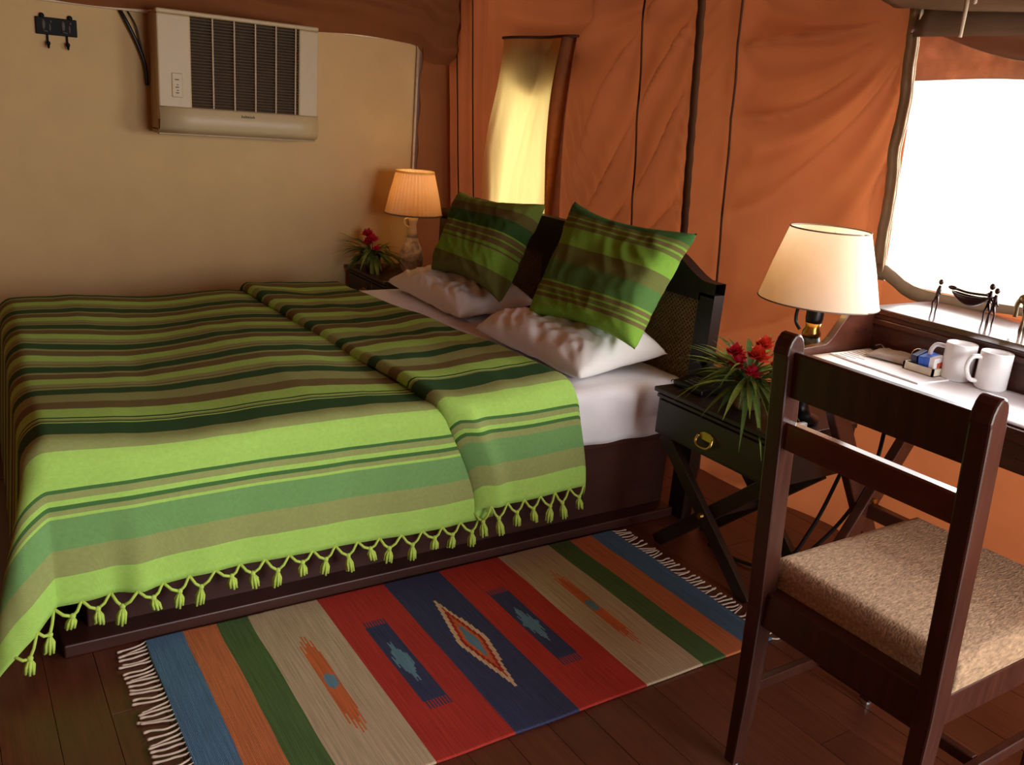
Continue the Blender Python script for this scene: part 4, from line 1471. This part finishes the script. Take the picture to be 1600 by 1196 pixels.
rys = sorted(set([round(v, 5) for v in frange(RY0, RY1, 380)] + [a for a, _ in RB]))
rug = thing('rug', 'flat-woven striped rug in red, navy, beige, green and blue beside the bed', 'rug', (-1.66, 1.07, 0.0))
obj('woven_field', MB().grid(rugpt, frange(RX0, RX1, 140), rys, col=rugcol), M['rug'], rug, smooth=True, solid=0.005)
frs = []
for i in range(7):
    rnd = random.Random(i)
    p = [Vector((0, 0, 0.006))]
    ax = 0
    for k in range(1, 6):
        ax += rnd.uniform(-0.0035, 0.0035)
        p.append(Vector((ax, -k * 0.0155, 0.0045)))
    pp = spline(p, 3)
    frs.append([pp, [0.0026] * (len(pp) - 3) + [0.0032, 0.0036, 0.0030]])
protos = {}
for end, sgn in ((RY0 + 0.002, 1), (RY1 - 0.002, -1)):
    n = 42
    for k in range(n):
        x = RX0 + 0.006 + (RX1 - RX0 - 0.012) * k / (n - 1)
        key = (k * 5 % 7, sgn)
        ln_ = 0.9 + 0.25 * nz(k * 0.7, sgn * 3)
        if key not in protos:
            pp, rr = frs[key[0]]
            o = obj('fringe_strand', MB().tube([Vector((q.x, q.y * sgn, q.z)) for q in pp], rr, 6), M['yarn'], rug, origin=(0, 0, 0), smooth=True)
            o.location = Vector((x, end, 0)) - OFF[rug]
            protos[key] = o
        else:
            o = link_copy(protos[key], 'fringe_strand', rug, (x, end, 0))
        o.scale = (1, (0.78 if sgn < 0 else 1.0) * ln_, 1)
        o.rotation_euler = (0, 0, 0.35 * nz(k * 0.45, sgn * 5.5))

# ================================================================== AIR CONDITIONER
ac = thing('air_conditioner', 'ivory window air conditioner with dark louvred grille mounted high on the cream wall', 'air conditioner', (-4.05, 1.155, 1.105))
AY0, AY1, AZ0, AZ1, AX = 0.820, 1.490, 1.112, 1.600, -3.955
GY0, GY1, GZ0, GZ1 = 0.948, 1.405, 1.225, 1.582
obj('housing', MB().box((-4.149, AY0, AZ0 + 0.006), (AX - 0.045, AY1, AZ1 - 0.004)), M['ac_side'], ac, bevel=0.01)
fb = MB()
# face frame around the grille with a bowed lower lip
fb.box((AX - 0.045, AY0 - 0.004, GZ1), (AX, AY1 + 0.004, AZ1)).box((AX - 0.045, AY0 - 0.004, AZ0 + 0.06), (AX, GY0, GZ1)).box((AX - 0.045, GY1, AZ0 + 0.06), (AX, AY1 + 0.004, GZ1))
obj('face_frame', fb, M['ac'], ac, bevel=0.006)
lip = MB()


def lipf(yy, t):
    # rounded skirt from below the grille to the bottom edge
    z = GZ0 + (AZ0 - GZ0) * t
    return Vector((AX - 0.002 + 0.014 * math.sin(PI * min(1, t * 1.1)) - 0.05 * max(0, t - 0.82) / 0.18, yy, z))


lip.grid(lipf, [AY0 - 0.004, GY0, 1.15, GY1, AY1 + 0.004], frange(0, 1, 14))
obj('lower_skirt', lip, M['ac'], ac, smooth=True, solid=0.004)
obj('bottom_pan', MB().box((-4.14, AY0, AZ0), (AX - 0.035, AY1, AZ0 + 0.02)), M['ac_side'], ac)
obj('grille_back', MB().box((AX - 0.045, GY0, GZ0), (AX - 0.032, GY1, GZ1)), M['ac_dark'], ac)
ns_ = 30
hz_ = (GZ1 - GZ0) / ns_
sl0 = None
for i in range(ns_):
    z = GZ0 + (i + 0.5) * hz_
    if sl0 is None:
        sl0 = obj('louvre', MB().box((AX - 0.026, GY0, z - 0.0012), (AX - 0.008, GY1, z + 0.0012), R_(0.45, 'Y')), M['slat'], ac, origin=(AX - 0.017, 1.176, z))
    else:
        link_copy(sl0, 'louvre', ac, (AX - 0.017, 1.176, z))
for i in range(1, 6):
    yy = GY0 + (GY1 - GY0) * (0.195 * i + (0.0 if i < 5 else -0.005))
    obj('grille_bar', MB().box((AX - 0.010, yy - 0.003, GZ0), (AX - 0.004, yy + 0.003, GZ1)), M['ac_side'], ac)
cp = obj('control_panel', MB().box((AX - 0.002, 0.868, 1.262), (AX + 0.004, 0.912, 1.358)), M['ac'], ac, bevel=0.003)
cpm = MB()
for z, w in ((1.332, 0.012), (1.312, 0.004), (1.302, 0.010), (1.290, 0.005), (1.280, 0.009)):
    cpm.box((AX + 0.003, 0.892 - w, z - 0.002), (AX + 0.0048, 0.892 + w * 0.4, z + 0.002))
obj('panel_marks', cpm, M['grey'], cp)
lg_ = MB()
for i, h in enumerate((0.012, 0.009, 0.012, 0.010, 0.011, 0.009, 0.012)):
    yb_ = 1.150 + i * 0.0085
    lg_.box((AX + 0.0085, yb_, 1.196), (AX + 0.0125, yb_ + 0.0022, 1.196 + h)).box((AX + 0.0085, yb_, 1.200), (AX + 0.0125, yb_ + 0.006, 1.2025))
obj('nameplate_letters', lg_, M['grey'], ac)
tag(obj('hanging_cable', MB().tube(spline([(-4.14, 0.715, 1.583), (-4.13, 0.735, 1.545), (-4.13, 0.775, 1.46), (-4.13, 0.80, 1.385), (-4.135, 0.808, 1.30)], 8), 0.0075, 7).tube(
    spline([(-4.14, 0.745, 1.583), (-4.13, 0.772, 1.53), (-4.13, 0.788, 1.46), (-4.13, 0.802, 1.395)], 8), 0.003, 6), M['black'], smooth=True),
    'black cable running from the wall rod down behind the air conditioner', 'cable')

# ================================================================== HOOK RACK
hk = thing('hook_rack', 'small black cast-iron rack with two hooks on the cream wall', 'hook rack', (-4.14, 0.478, 1.395))
HXp = -4.149
obj('plate', MB().box((HXp, 0.404, 1.460), (HXp + 0.010, 0.552, 1.525)), M['iron'], hk, bevel=0.003)
for yy in (0.428, 0.528):
    obj('finial', MB().ball((HXp + 0.006, yy, 1.530), (0.005, 0.010, 0.010), 8, 5), M['iron'], hk, smooth=True)
for yy in (0.444, 0.514):
    rl_ = MB().ball((HXp + 0.010, yy - 0.012, 1.497), (0.004, 0.008, 0.020), 8, 6).ball((HXp + 0.010, yy + 0.010, 1.488), (0.004, 0.005, 0.015), 8, 6)
    rl_.ball((HXp + 0.010, yy + 0.014, 1.510), (0.004, 0.005, 0.006), 8, 5).tube([(HXp + 0.012, yy - 0.018, 1.475), (HXp + 0.012, yy + 0.002, 1.472)], 0.003, 5)
    obj('relief', rl_, M['grey'], hk, smooth=True, label='worn grey relief figures')
    obj('hook', MB().tube(spline([(HXp + 0.006, yy, 1.465), (HXp + 0.008, yy, 1.435), (HXp + 0.020, yy, 1.412), (HXp + 0.034, yy, 1.420)]), 0.0038, 7).ball(
        (HXp + 0.020, yy, 1.428), (0.007, 0.008, 0.009), 8, 6), M['iron'], hk, smooth=True)
